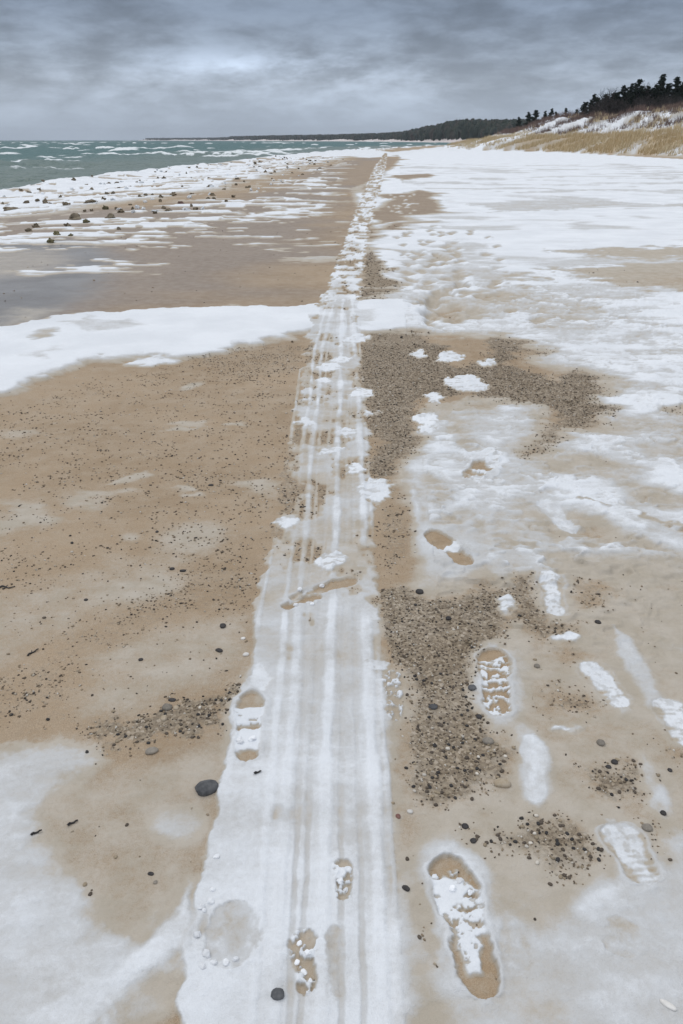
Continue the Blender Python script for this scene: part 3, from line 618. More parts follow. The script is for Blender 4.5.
# ------------------------------------------------------------------ split the sheet into ground, snow, track and prints
ii = np.arange(NR * NC).reshape(NR, NC)
quads = np.stack([ii[:-1, :-1], ii[:-1, 1:], ii[1:, 1:], ii[1:, :-1]], -1).reshape(-1, 4)
V = np.stack([X, Y, Z], 1)
e1 = V[quads[:, 2]] - V[quads[:, 0]]; e2 = V[quads[:, 3]] - V[quads[:, 1]]
fn = np.cross(e1, e2); VN = np.zeros_like(V)
fnu = fn / (np.linalg.norm(fn, axis=1, keepdims=True) + 1e-20)
for k in range(4): np.add.at(VN, quads[:, k], fnu)
VN /= np.linalg.norm(VN, axis=1, keepdims=True) + 1e-20
fc = CLS[quads].max(1)
fS = S[quads].mean(1); fE = ed[quads].mean(1); fSh = SHELF[quads].mean(1)
fc = np.where((fc == 0) & (fE > .6), 2, fc)
fc = np.where((fc == 0) & (fS > .66), 3, fc)
fc = np.where((fc == 3) & (fSh > .4), 4, fc)
def piece(name, sel, loc=None):
    q = quads[sel]; ids, inv = np.unique(q, return_inverse=True)
    return mesh_np(name, V[ids], inv.reshape(q.shape), M_GROUND, {'snow': S[ids], 'gravel': G[ids], 'wet': D[ids], 'warm': K[ids], 'grassy': RI[ids]}, True, VN[ids], None, loc)
tag(piece('beach', fc == 0), 'tan sandy beach with frozen wet hollows', 'beach', kind='structure')
tag(piece('dune', fc == 2), 'low grassy dunes streaked with snow', 'dune', kind='structure')
tag(piece('snow_cover', fc == 3), 'windblown snow lying over the beach', 'snow', kind='stuff')
tag(piece('shore_ice', fc == 4), 'shelf of white ice and snow along the lake edge', 'shore ice', kind='stuff')
c0 = V[CLS == 1].mean(0)
tag(piece('tire_track', fc == 1, (float(g(300, 640)[0]), float(g(300, 640)[1]), 0)), 'long ribbed tyre track of packed white snow running up the middle of the beach', 'tyre track')
for cid, name, lab, cat, grp in FP:
    sel = fc == cid
    if sel.sum() < 4: continue
    c = V[np.unique(quads[sel])].mean(0)
    tag(piece(name, sel, tuple(float(v) for v in c)), lab, cat, grp)

# height lookup for things standing on the sheet
def zat(px, py):
    r_ = int(np.clip(np.searchsorted(rows, py), 1, NR - 1)); w_ = wrow[r_]
    c_ = int(np.clip(np.searchsorted(tt, px / (1 - abs(px) / 5000) / w_), 1, NC - 1)); return float(ZZ[r_, c_])
ZZ = Z.reshape(NR, NC)
def grid_lookup(A, px, py):
    A = A.reshape(NR, NC); r_ = np.clip(np.searchsorted(rows, py), 1, NR - 1); w_ = wrow[r_]
    c_ = np.clip(np.searchsorted(tt, px / (1 - np.abs(px) / 5000) / w_), 1, NC - 1); return A[r_, c_]
#@@PART2
# ------------------------------------------------------------------ the lake
def lake():
    rw = []; p = 215.0
    while p > 141.2:
        an = PITCH - math.atan((512 - p) / F); rw.append((CAM_H - LAKE) / math.tan(an)); p -= .45 if p < 190 else .8
    rw = np.array([-60, -20, 0, 10, 16, 20] + rw + [1900, 2600, 3600, 4950])
    rw = np.unique(rw); tcol = np.concatenate([-np.geomspace(20, .62, 40), np.arange(-.6, .16, .0016), [.2, .3, .5, 1.0]])
    y = np.repeat(rw[:, None], len(tcol), 1); x0 = tcol[None, :] * np.maximum(rw[:, None], 0) + tcol[None, :] * 6
    x = x0 / (1 + np.abs(x0) / 5000); x = x.ravel(); y = y.ravel()
    e = x - np.interp(y, SHORE_Y, SHORE_X); dd = np.hypot(x, y)
    nx, ny = .55, -.83                                # waves run this way
    wv = fbm(x * .018, y * .018, 3, 900)
    ph = (x * nx + y * ny) / 10.5 + 1.7 * wv + .35 * fbm(x * .09, y * .09, 2, 905)
    md = np.clip(.55 + .95 * fbm(x * .022 + 7, y * .045, 3, 910), 0, 1.4)
    rg = (0.5 + 0.5 * np.cos(2 * math.pi * ph)) ** 3
    ph2 = (x * .25 - y * .97) / 4.1 + 1.2 * fbm(x * .05, y * .05, 2, 920)
    rg2 = (0.5 + 0.5 * np.cos(2 * math.pi * ph2)) ** 2
    fade = 1 - sst(500, 1500, dd); sh = sst(-.3, 3.0, -e)
    h = (.42 * rg * md + .14 * rg2 * md + .16 * fbm(x * .5, y * .5, 3, 930) + .05 * fbm(x * 2, y * 2, 2, 931) * (dd < 250)) * fade * (.25 + .75 * sh)
    fo = sst(.32, .68, rg * md + .25 * fbm(x * .25, y * .5, 3, 940) - .14) * sst(.05, .4, fbm(x * .02, y * .07, 3, 950) + .22)
    # surf lines that break over the sand bars
    for pts, wd, k in (([(0, 149.2), (20, 148.2), (34, 146.8)], 3.2, 1), ([(0, 163.2), (40, 162.2), (72, 161.2)], 1.2, 1), ([(-60, 164), (0, 163)], 1.2, 1), ([(84, 154.6), (120, 155.6), (150, 154.4), (182, 155.6)], 2.2, 1), ([(42, 158), (86, 157.2)], 1.5, .9),
                       ([(112, 147.4), (146, 148.2)], 3, .9), ([(120, 152), (135, 149), (160, 150.5)], 3, .9), ([(180, 154), (240, 152.5), (300, 150)], 2.4, .8), ([(160, 148.5), (185, 147.6)], 4, .8), ([(40, 171), (80, 169.5)], .7, .8), ([(55, 148.5), (72, 148)], 3, .8),
                       ([(200, 148.6), (260, 147.6), (340, 147)], 4, .7), ([(0, 153.5), (10, 155)], 2, .7), ([(220, 156.5), (250, 154.5)], 1.2, .6), ([(250, 151.5), (330, 148.6)], 3, .7), ([(0, 170.5), (18, 171.5)], .8, .7), ([(64, 144), (70, 144)], 8, .8), ([(90, 143.5), (96, 143.4)], 8, .7)):
        wp = [gflat(q[0], q[1], LAKE) for q in pts]; r_ = scale_of(wp)
        jx = fbm(x * 8 / r_ * 3, y * 8 / r_ * 3, 4, 960, .6)
        d = sd_line(wp, x + jx * wd * .3, y + jx * wd * .8 + .3 * wd * fbm(x * .4, y * .4, 2, 961))
        m = (1 - sst(wd * .25, wd * 1.2, d)) * sst(-.75, -.1, fbm(x * .9 / wd * .3, y * .05, 4, 963, .6) + .1); fo = np.maximum(fo, m * k); h = h + m * .16 * fade
    swash = (1 - sst(.1, 1.2, -e + .5 * fbm(x * .3, y * .3, 3, 970))) * .7
    fo = np.clip(np.maximum(fo, swash * .6), 0, 1)
    depth = sst(2, 40, -e)
    nr_, nc_ = len(rw), len(tcol); k = np.arange(nr_ * nc_).reshape(nr_, nc_)
    qd = np.stack([k[:-1, :-1], k[:-1, 1:], k[1:, 1:], k[1:, :-1]], -1).reshape(-1, 4)
    m, t, b = new_mat('lake_water')
    geo = t.nodes.new('ShaderNodeNewGeometry'); P = geo.outputs['Position']
    f_ = attr(t, 'foam'); dp = attr(t, 'depth')
    nf = noise(t, P, 2.6, 5, .7)
    c = mixc(t, dp, (.12, .165, .15), (.022, .100, .096))
    ff = mrange(t, mth(t, 'ADD', f_, mth(t, 'MULTIPLY', mth(t, 'SUBTRACT', nf, .5), 1.1)), .32, .72)
    c = mixc(t, ff, c, (.74, .78, .80)); t.links.new(c, b.inputs['Base Color'])
    t.links.new(mth(t, 'ADD', mth(t, 'MULTIPLY', ff, .45), .42), b.inputs['Roughness']); b.inputs['IOR'].default_value = 1.33; b.inputs['Specular IOR Level'].default_value = .4
    hb = mth(t, 'ADD', noise(t, P, .9, 4, .6), mth(t, 'MULTIPLY', noise(t, P, .13, 3, .6), 4.0)); bump(t, b, hb, 1.0, .35)
    tag(mesh_np('lake', np.stack([x, y, LAKE + h], 1), qd, m, {'foam': fo, 'depth': depth}), 'choppy grey green lake with breaking whitecaps', 'lake', kind='structure')
lake()

# ------------------------------------------------------------------ far headland and its woods
HP = [(140, 3500, 139.6), (152, 3400, 138.6), (170, 3300, 138.0), (195, 3100, 138.4), (212, 2900, 138.9), (224, 2500, 137.4), (240, 2300, 136.9), (270, 2000, 137.2), (300, 1800, 136.8), (340, 1600, 136.4), (372, 1400, 134.6), (400, 1150, 131.4), (420, 1000, 127.6), (440, 900, 122.6), (450, 850, 120.4), (465, 800, 118.0), (485, 760, 118.6), (505, 720, 118.4), (530, 690, 119), (570, 640, 119.5), (640, 600, 119), (760, 560, 118), (1000, 520, 116), (1500, 420, 110)]
hp_px = np.array([q[0] for q in HP], float); hp_d = np.array([q[1] for q in HP], float); hp_t = np.array([q[2] for q in HP], float)
def ridge(px):
    Yd = np.interp(px, hp_px, hp_d); tp = np.interp(px, hp_px, hp_t); a = (px - 341.5) / F; b = (512 - tp) / F
    t = Yd / (CP + b * SP); return a * t, Yd, CAM_H + (-SP + b * CP) * t
offs = np.array([-190, -150, -125, -110, -90, -70, -45, -20, 0, 40, 100, 200.]); prof_ = np.array([-.12, -.03, .03, .10, .25, .45, .72, .92, 1, .95, .8, .6])
pxs = np.concatenate([np.arange(138, 700, 1.6), np.arange(705, 1500, 8)])
hv = []
for pxv in pxs:
    rx, ry, rz = ridge(pxv); L = math.hypot(rx, ry); ux, uy = rx / L, ry / L; sc = min(1.0, .35 + L / 1500)
    hh = max(rz - 9.5, 3.0) * np.interp(pxv, [138, 150], [.05, 1])
    for o_, p_ in zip(offs, prof_):
        x_, y_ = rx + ux * o_ * sc, ry + uy * o_ * sc
        hv.append((x_, y_, hh * p_ - .2 + (1.8 * float(fbm(np.array([x_ * .02]), np.array([y_ * .02]), 3, 990)[0]) if p_ > .1 else 0)))
kk = np.arange(len(pxs) * len(offs)).reshape(len(pxs), len(offs))
hq = np.stack([kk[:-1, :-1], kk[1:, :-1], kk[1:, 1:], kk[:-1, 1:]], -1).reshape(-1, 4)
m, t, b = new_mat('headland')
geo = t.nodes.new('ShaderNodeNewGeometry'); P = geo.outputs['Position']; sz = t.nodes.new('ShaderNodeSeparateXYZ'); t.links.new(P, sz.inputs[0])
zn = mth(t, 'ADD', sz.outputs[2], mth(t, 'MULTIPLY', noise(t, P, .03, 4, .7), 3.0))
c = mixc(t, mrange(t, zn, 4.2, 6.0), (.66, .60, .58), (.055, .055, .05)); t.links.new(c, b.inputs['Base Color']); b.inputs['Roughness'].default_value = .95
hv = np.array(hv)
tag(mesh_np('headland', hv, hq, m), 'wooded headland curving round the bay', 'headland', kind='structure')
# needle and twig material with one shade per tree or clump
def leaf_mat(name, stops):
    m, t, b = new_mat(name); geo = t.nodes.new('ShaderNodeNewGeometry')
    c = ramp(t, geo.outputs['Random Per Island'], stops); t.links.new(c, b.inputs['Base Color'])
    b.inputs['Roughness'].default_value = .9; b.inputs['Specular IOR Level'].default_value = .15; return m
M_FOREST = leaf_mat('forest_crowns', [(0, (.022, .034, .028)), (.5, (.034, .045, .034)), (.75, (.058, .05, .042)), (1, (.05, .062, .045))])
def forest():
    vv, ff = [], []; r2 = np.random.default_rng(21)
    n = 9000
    for k in range(n):
        pxv = 142 + (700 - 142) * r2.random() if r2.random() < .92 else 700 + 800 * r2.random()
        rx, ry, rz = ridge(pxv); L = math.hypot(rx, ry); ux, uy = rx / L, ry / L; sc = min(1.0, .35 + L / 1500)
        o_ = -118 + 150 * r2.random() ** .6; p_ = float(np.interp(o_, offs, prof_)); hh = max(rz - 9.5, 3.0) * np.interp(pxv, [138, 150], [.05, 1])
        if hh * p_ < 1.2 + 1.2 * r2.random(): continue
        x_, y_, z_ = rx + ux * o_ * sc + r2.normal(0, 2), ry + uy * o_ * sc, hh * p_ - 1.5
        H_ = r2.uniform(7, 11) * (1.0 if pxv > 230 else .8); con = r2.random() < .35; rr = H_ * (r2.uniform(.16, .24) if con else r2.uniform(.26, .38)); a0 = r2.random() * 6.28
        b0 = len(vv); nsd = 6
        lv = ((0, .25), (.12, 1.0), (.5, .62), (.78, .34), (1.0, .03)) if con else ((.05, .3), (.3, .9), (.6, 1.0), (.85, .65), (1.0, .12))
        for fz, fr in lv:
            for s_ in range(nsd):
                a = a0 + s_ * 2 * math.pi / nsd; q = rr * fr * r2.uniform(.65, 1.25); vv.append((x_ + q * math.cos(a), y_ + q * math.sin(a), z_ + H_ * fz * r2.uniform(.95, 1.04)))
        for l_ in range(len(lv) - 1):
            for s_ in range(nsd):
                s2 = (s_ + 1) % nsd; ff.append((b0 + l_ * nsd + s_, b0 + l_ * nsd + s2, b0 + (l_ + 1) * nsd + s2, b0 + (l_ + 1) * nsd + s_))
    tag(mesh_np('forest', np.array(vv), np.array(ff), M_FOREST, smooth=False), 'dark winter woods covering the far headland', 'forest', kind='stuff')
forest()

# ------------------------------------------------------------------ pines and bare trees behind the dune
M_NEEDLE = leaf_mat('pine_needles', [(0, (.012, .022, .018)), (.5, (.020, .032, .023)), (1, (.036, .046, .032))])
M_TWIG = leaf_mat('bare_twigs', [(0, (.030, .027, .026)), (.5, (.050, .044, .042)), (1, (.080, .070, .066))])
M_BARK = simple('bark', (.06, .05, .045), .95, (.10, .085, .075), 6)
def tube(vv, ff, p, q, r0, r1, n=5):
    p = np.array(p, float); q = np.array(q, float); d = q - p; d /= np.linalg.norm(d) + 1e-9
    a = np.cross(d, (0, 0, 1) if abs(d[2]) < .9 else (1, 0, 0)); a /= np.linalg.norm(a); b_ = np.cross(d, a); b0 = len(vv)
    for c_, r_ in ((p, r0), (q, r1)):
        for k in range(n):
            an = 2 * math.pi * k / n; vv.append(tuple(c_ + r_ * (math.cos(an) * a + math.sin(an) * b_)))
    for k in range(n): ff.append((b0 + k, b0 + (k + 1) % n, b0 + n + (k + 1) % n, b0 + n + k))
def pine_meshes(seed, lean=0.0, full=1.0):
    r2 = random.Random(seed); tv, tf, cv, cf = [], [], [], []
    H_ = 8.0; pts = [(lean * (k / 6) ** 2 + r2.uniform(-.05, .05), r2.uniform(-.05, .05), H_ * k / 6) for k in range(7)]
    for k in range(6): tube(tv, tf, pts[k], pts[k + 1], .16 * (1 - k / 6.3), .16 * (1 - (k + 1) / 6.3), 7)
    z = H_ * r2.uniform(.03, .08)
    while z < H_ * 1.0:
        f = z / H_; reach = (1.9 * (1 - f) ** .75 + .18) * full; nb = r2.randint(4, 6)
        for k in range(nb):
            a = r2.uniform(0, 6.28); L = reach * r2.uniform(.45, 1.15); rise = r2.uniform(-.1, .35) + .5 * f
            ox = float(np.interp(z, [p_[2] for p_ in pts], [p_[0] for p_ in pts])); tip = (ox + L * math.cos(a), L * math.sin(a), z + L * rise)
            tube(tv, tf, (ox, 0, z), tip, .03, .008, 3)
            for s_ in range(int(14 + 24 * L)):
                u_ = r2.uniform(.25, 1.05); c_ = np.array([ox + L * u_ * math.cos(a), L * u_ * math.sin(a), z + L * u_ * rise]) + np.array([r2.gauss(0, .10), r2.gauss(0, .10), r2.gauss(0, .08)])
                b0 = len(cv); s1 = r2.uniform(.14, .34)
                for q in range(2):
                    d1 = np.array([r2.gauss(0, 1), r2.gauss(0, 1), r2.gauss(.35, .5)]); d1 /= np.linalg.norm(d1); d2 = np.array([r2.gauss(0, 1), r2.gauss(0, 1), r2.gauss(0, .6)]); d2 = np.cross(d1, d2); d2 /= np.linalg.norm(d2)
                    cv.extend([tuple(c_ - d1 * s1 * .5), tuple(c_ + d2 * s1 * .28), tuple(c_ + d1 * s1 * .8), tuple(c_ - d2 * s1 * .28)])
                    cf.append((b0 + q * 4, b0 + q * 4 + 1, b0 + q * 4 + 2, b0 + q * 4 + 3))
        z += r2.uniform(.28, .5)
    return (tv, tf), (cv, cf)
def bare_meshes(seed, bushy=False):
    r2 = random.Random(seed); tv, tf, cv, cf = [], [], [], []
    def grow(p, d, L, r_, lev):
        q = p
        for k in range(3):
            d = d + np.array([r2.gauss(0, .12), r2.gauss(0, .12), r2.gauss(.03, .06)]); d /= np.linalg.norm(d); e_ = q + d * L / 3
            tube(tv if lev < 2 else cv, tf if lev < 2 else cf, q, e_, r_ * (1 - .2 * k), r_ * (1 - .2 * (k + 1)), 5 if lev < 2 else 3); q = e_
            if lev < 4:
                for _ in range(2 if lev else 3):
                    a = r2.uniform(0, 6.28); s_ = r2.uniform(.5, .95); nd = d * (1 - .3 * s_) + s_ * np.array([math.cos(a), math.sin(a), r2.uniform(0, .5)]); grow(q, nd / np.linalg.norm(nd), L * r2.uniform(.42, .62), r_ * .5, lev + 1) if not (lev == 3 and r2.random() < .45) else None
    if bushy:
        for _ in range(4): grow(np.array([r2.gauss(0, .4), r2.gauss(0, .4), 0.]), np.array([r2.gauss(0, .3), r2.gauss(0, .3), 1.]), 1.5, .04, 1)
    else: grow(np.zeros(3), np.array([r2.gauss(0, .05), r2.gauss(0, .05), 1.]), 4.4, .13, 0)
        
    if bushy: cf = cf + [tuple(i_ + len(cv) for i_ in q_) for q_ in tf]; cv = cv + tv; tv, tf = [], []
    return (tv, tf), (cv, cf)
def tree_proto(kind, seed):
    (tv, tf), (cv, cf) = {'pine_tree': lambda: pine_meshes(seed, random.Random(seed).uniform(-.5, .5), random.Random(seed + 1).uniform(.8, 1.15)), 'bare_tree': lambda: bare_meshes(seed), 'bare_shrub': lambda: bare_meshes(seed, True)}[kind]()
    out = []
    for nm, (v_, f_), mt in (('stem' if kind == 'bare_shrub' else 'trunk', (tv, tf), M_BARK), ('crown', (cv, cf), M_NEEDLE if kind == 'pine_tree' else M_TWIG)):
        if not f_: continue
        v_ = np.array(v_); out.append((nm, v_, np.array(f_), mt))
    return out
PROTO = {}
def plant(kind, var, px, Yd, top, label, group, wid=1.0):
    x_, y_, zt = at(px, top, Yd); zb = zat(x_, y_) - .15; H_ = max(zt - zb, 1.0)
    e_ = empty(kind, (x_, y_, zb)); tag(e_, label, {'pine_tree': 'tree', 'bare_tree': 'tree', 'bare_shrub': 'shrub'}[kind], group)
    key = (kind, var)
    if key not in PROTO:
        PROTO[key] = []
        for nm, v_, f_, mt in tree_proto(kind, 50 + var * 7 + len(kind)):
            o = mesh_np(nm, v_, f_, mt, smooth=False); PROTO[key].append((o, v_[:, 2].max())); o.parent = e_
        obs = [o for o, _ in PROTO[key]]
    else:
        obs = []
        for o, _ in PROTO[key]:
            c_ = o.copy(); COL.objects.link(c_); c_.parent = e_; obs.append(c_)
    hmax = max(q for _, q in PROTO[key]); s_ = H_ / hmax
    e_.scale = (s_ * wid, s_ * wid, s_); e_.rotation_euler = (0, 0, random.uniform(0, 6.28))
TG = 'trees standing behind the dune'
TREES = [('pine_tree', 519.5, 230, 116.6, 'tiny far pine alone against the headland woods'), ('pine_tree', 530, 200, 111.6, 'small pine, left one of the first far pair'), ('pine_tree', 536, 196, 109.6, 'small pine, taller one of the first far pair'), ('pine_tree', 545, 190, 110.6, 'small pine, left one of the second far pair'), ('pine_tree', 551, 186, 108, 'small pine, taller one of the second far pair'), ('pine_tree', 557, 190, 111.4, 'small low pine at the right foot of the far pairs'),
         ('pine_tree', 567, 172, 107.6, 'small dark pine standing alone left of the dense grove'), ('pine_tree', 577, 168, 109, 'lowest dark pine at the left foot of the grove'), ('pine_tree', 585.5, 160, 101.6, 'dark pine on the left slope of the grove'), ('pine_tree', 593, 156, 93.6, 'pointed pine that tops the left end of the grove'), ('pine_tree', 599, 160, 97, 'dark pine tucked right behind the left pointed pine'),
         ('bare_tree', 605, 156, 90, 'bare leafless tree just right of the left pointed pine'), ('bare_tree', 612, 152, 85.6, 'tall bare leafless tree in the middle of the grove'), ('bare_tree', 619, 154, 86.6, 'bare leafless tree left of the middle pines'), ('pine_tree', 615, 158, 92, 'low dark pine below the bare trees in mid grove'), ('pine_tree', 625, 151, 85, 'narrow dark pine right of the bare trees'), ('pine_tree', 632, 148, 82.8, 'dark pine just left of the round topped one'), ('pine_tree', 639, 146, 78.6, 'round topped dark pine near the middle right of the grove'),
         ('bare_tree', 646, 150, 83, 'bare tree right of the round topped pine'), ('bare_tree', 651, 152, 79, 'pale bare tree filling the gap left of the tallest pine'), ('pine_tree', 647, 154, 90, 'low pine beneath the pale bare tree'), ('pine_tree', 662, 143, 73.6, 'tallest pine with a broad dark top'), ('pine_tree', 656, 150, 84, 'lower pine at the left foot of the tallest one'), ('pine_tree', 669, 147, 83, 'lower pine filling the gap right of the tallest one'), ('pine_tree', 677, 142, 76, 'tall dark pine near the right edge of the photo'), ('pine_tree', 684, 145, 79, 'dark pine cut by the right edge of the photo'), ('pine_tree', 608, 160, 95, 'low dark pine under the left bare tree')]
for k, (kd, px_, Yd, tp, lb) in enumerate(TREES): plant(kd, k % 5 if kd == 'pine_tree' else k % 3, px_, Yd, tp, lb, TG, random.uniform(1.25, 1.6) if kd == 'pine_tree' else 1.2)
for k_ in range(16):
    px_ = 586 + 6.4 * k_; tp_ = float(np.interp(px_, [585, 600, 620, 640, 660, 690], [103, 96, 90, 87, 84, 84])) + random.uniform(-2.5, 2.5)
    TREES_B = (k_, px_, 156 - .12 * (px_ - 586) + random.uniform(-2, 6), tp_)
    plant('pine_tree', k_ % 5, TREES_B[1], TREES_B[2], tp_, 'dark pine standing in the dense row that closes the grove', TG, random.uniform(1.3, 1.7))
SHR = [(583, 158, 108), (590, 154, 106), (597, 152, 103), (602, 151, 101), (608, 149, 100), (614, 148, 99), (621, 147, 98), (628, 146, 97), (635, 144, 96), (642, 143, 95), (649, 142, 95), (656, 141, 93), (663, 140, 93), (670, 139, 93), (678, 138, 92), (686, 138, 92), (640, 150, 92), (622, 152, 94), (655, 148, 90), (672, 146, 90)]
for k, (px_, Yd, tp) in enumerate(SHR): plant('bare_shrub', k % 3, px_, Yd, tp, 'brown leafless shrub in the thicket under the pine grove', 'leafless shrubs under the pines', 1.9)

# ------------------------------------------------------------------ dune grass and dead stems
def tufts():
    r2 = np.random.default_rng(33); vv, ff = [], []; vv2, ff2 = [], []
    n = 90000; yy = r2.uniform(45, 260, n); xx = np.interp(yy, DUNE_Y, DUNE_X) + r2.uniform(-2, 24, n)
    gv = grid_lookup(GR * dz_, xx, yy); z_ = grid_lookup(Z, xx, yy); ee = xx - np.interp(yy, DUNE_Y, DUNE_X)
    for k in np.nonzero(r2.random(n) < gv * .42)[0]:
        h_ = r2.uniform(.35, .75) * (.7 + .6 * gv[k])
        for q in range(4):
            a = r2.uniform(0, 6.28); w_ = r2.uniform(.02, .05); ln = r2.uniform(.1, .55) * h_; b0 = len(vv); x_ = xx[k] + r2.normal(0, .12); y_ = yy[k] + r2.normal(0, .12)
            wx_ = ln * (math.cos(a) * .6 + .55); wy_ = ln * math.sin(a)
            vv += [(x_ - w_, y_, z_[k] - .03), (x_ + w_, y_ + .01, z_[k] - .03), (x_ + wx_, y_ + wy_, z_[k] + h_ * r2.uniform(.7, 1.1))]; ff.append((b0, b0 + 1, b0 + 2))
    for k in np.nonzero((ee > 11) & (r2.random(n) < .13) & (yy < 190))[0]:
        h_ = r2.uniform(.3, 1.0)
        for q in range(7):
            a = r2.uniform(0, 6.28); w_ = .022; b0 = len(vv2); x_, y_ = xx[k] + r2.normal(0, .15), yy[k] + r2.normal(0, .15); ln = h_ * r2.uniform(.2, .7)
            vv2 += [(x_ - w_, y_, z_[k] - .03), (x_ + w_, y_, z_[k] - .03), (x_ + ln * math.cos(a), y_ + ln * math.sin(a), z_[k] + h_)]; ff2.append((b0, b0 + 1, b0 + 2))
    mg = leaf_mat('dry_dune_grass', [(0, (.42, .32, .18)), (.4, (.56, .45, .28)), (.8, (.66, .55, .37)), (1, (.72, .63, .46))])
    tag(mesh_np('dune_grass', np.array(vv), np.array(ff), mg, smooth=False), 'dry yellow dune grass bent by the wind', 'grass', kind='stuff')
    ms = leaf_mat('dead_stems', [(0, (.10, .07, .06)), (.5, (.16, .11, .095)), (1, (.22, .16, .14))])
    tag(mesh_np('dead_stems', np.array(vv2), np.array(ff2), ms, smooth=False), 'reddish dead stems poking out of the snowy dune top', 'weeds', kind='stuff')
tufts()

# ------------------------------------------------------------------ stones
import bmesh
def ico(sub):
    bm = bmesh.new(); bmesh.ops.create_icosphere(bm, subdivisions=sub, radius=1.0)
    v = np.array([p_.co[:] for p_ in bm.verts]); bm.verts.index_update(); f = np.array([[q.index for q in p_.verts] for p_ in bm.faces]); bm.free(); return v, f
ICO1, ICO2, ICO3 = ico(1), ico(2), ico(3)
def n3d(v, s, seed): return (fbm(v[:, 0] * s + 3, v[:, 1] * s + v[:, 2] * s * 1.7, 3, seed) + fbm(v[:, 1] * s, v[:, 2] * s - v[:, 0] * 1.3 * s, 3, seed + 5)) * .5
def stone_mesh(sub, seed, sx, sy, sz, rough=.18, flat=True):
    v, f = sub; v = v.copy(); v *= (1 + rough * n3d(v, 1.1, seed))[:, None]
    if flat: v = np.sign(v) * np.abs(v) ** .86
    return v * (sx, sy, sz), f
m, t, b = new_mat('pebbles')
geo = t.nodes.new('ShaderNodeNewGeometry'); PSTOPS = [(0, (.030, .028, .028)), (.16, (.085, .070, .056)), (.40, (.145, .112, .080)), (.60, (.22, .17, .115)), (.80, (.32, .255, .18)), (.93, (.42, .37, .30)), (1, (.60, .57, .52))]
t.links.new(ramp(t, geo.outputs['Random Per Island'], PSTOPS), b.inputs['Base Color']); b.inputs['Roughness'].default_value = .8; b.inputs['Specular IOR Level'].default_value = .25
M_PEB = m
def scatter():
    r2 = np.random.default_rng(91); PX, PY, PR = [], [], []
    for (y0, y1, hw, dens, rmin, rmax) in ((.35, 2.7, 1.9, 9000, .0018, .0050), (2.7, 6.2, 3.6, 3600, .0028, .0060), (6.2, 16, 7.5, 260, .006, .013)):
        n = int((y1 - y0) * 2 * hw * dens); yy = r2.uniform(y0, y1, n); xx = r2.uniform(-hw, hw, n)
        gg = grid_lookup(G, xx, yy); cl = fbm(xx * 6, yy * 8, 3, 1200); cl2 = fbm(xx * 25, yy * 25, 2, 1210)
        pr = np.clip(gg * (1 + .9 * cl * (gg < .6)) + .25 * cl2 * (gg > .1), 0, 1) * (grid_lookup(S, xx, yy) < .6)
        k = r2.random(n) < np.where(gg > .02, pr, .012 * (grid_lookup(S, xx, yy) < .5) )
        xx, yy = xx[k], yy[k]; PX.append(xx); PY.append(yy); PR.append(rmin + (rmax - rmin) * r2.random(len(xx)) ** 2.2 * np.where(r2.random(len(xx)) < .04, 1.35, 1))
    x = np.concatenate(PX); y = np.concatenate(PY); r = np.concatenate(PR); z = grid_lookup(Z, x, y)
    vis = (np.abs(x) < .4125 * y + .32 + .0) & (y > .8) & (y < 6.5)
    app = np.where(vis, r / np.hypot(np.hypot(x, y), CAM_H), 0); big = np.argsort(-app)[:230]
    msk = np.ones(len(x), bool); msk[big] = False
    xs, ys, rs, zs = x[msk], y[msk], r[msk], z[msk]; n = len(xs)
    v0, f0 = ICO1; nv = len(v0)
    an = r2.uniform(0, 6.28, n); ca, sa = np.cos(an), np.sin(an)
    j = 1 + .22 * r2.standard_normal((n, nv, 1)); vv = v0[None] * j
    vv = vv * np.stack([rs * r2.uniform(.9, 1.5, n), rs * r2.uniform(.75, 1.1, n), rs * r2.uniform(.5, .8, n)], 1)[:, None, :]
    vx = vv[..., 0] * ca[:, None] - vv[..., 1] * sa[:, None] + xs[:, None]; vy = vv[..., 0] * sa[:, None] + vv[..., 1] * ca[:, None] + ys[:, None]; vz = vv[..., 2] + zs[:, None] + .18 * rs[:, None]
    ff = (f0[None] + (np.arange(n) * nv)[:, None, None]).reshape(-1, 3)
    tag(mesh_np('gravel', np.stack([vx, vy, vz], -1).reshape(-1, 3), ff, M_PEB), 'fine dark and tan gravel strewn over the sand', 'gravel', kind='stuff')
    print('gravel', n)
    # the largest ones one by one
    cols = {'black': ((.028, .027, .028), (.05, .047, .045)), 'brown': ((.075, .06, .048), (.12, .095, .072)), 'tan': ((.24, .19, .13), (.34, .28, .20)), 'pale': ((.48, .44, .38), (.6, .56, .5))}
    mats = {k: simple(k + '_pebble', a, .75, c_, 60) for k, (a, c_) in cols.items()}
    protos = {}
    for q in big:
        cn = random.choices(['black', 'brown', 'tan', 'pale'], [.26, .40, .27, .07])[0]; vr = random.randint(0, 3)
        key = (cn, vr)
        if key not in protos:
            v_, f_ = stone_mesh(ICO2, 70 + vr, 1.25, .95, .65, .25); o = mesh_np('pebble', v_, f_, mats[cn]); protos[key] = o
        else:
            o = protos[key].copy(); COL.objects.link(o)
        o.location = (x[q], y[q], z[q] + .25 * r[q]); o.scale = (r[q],) * 3; o.rotation_euler = (0, 0, random.uniform(0, 6.28))
        gq = float(grid_lookup(G, np.array([x[q]]), np.array([y[q]]))[0]); tk = int(grid_lookup(CLS, np.array([x[q]]), np.array([y[q]]))[0]) == 1
        zone = 'lying on the ribbed tyre track' if tk else ('in a gravel patch' if gq > .5 else 'scattered on open sand') + (' right of the track' if x[q] > .1 else ' left of the track')
        tag(o, f'small {cn} pebble {zone}', 'pebble', 'loose pebbles on the beach')
scatter()
M_SLATE = simple('slate_stone', (.075, .078, .084), .75, (.135, .136, .14), 45, .5, .002)
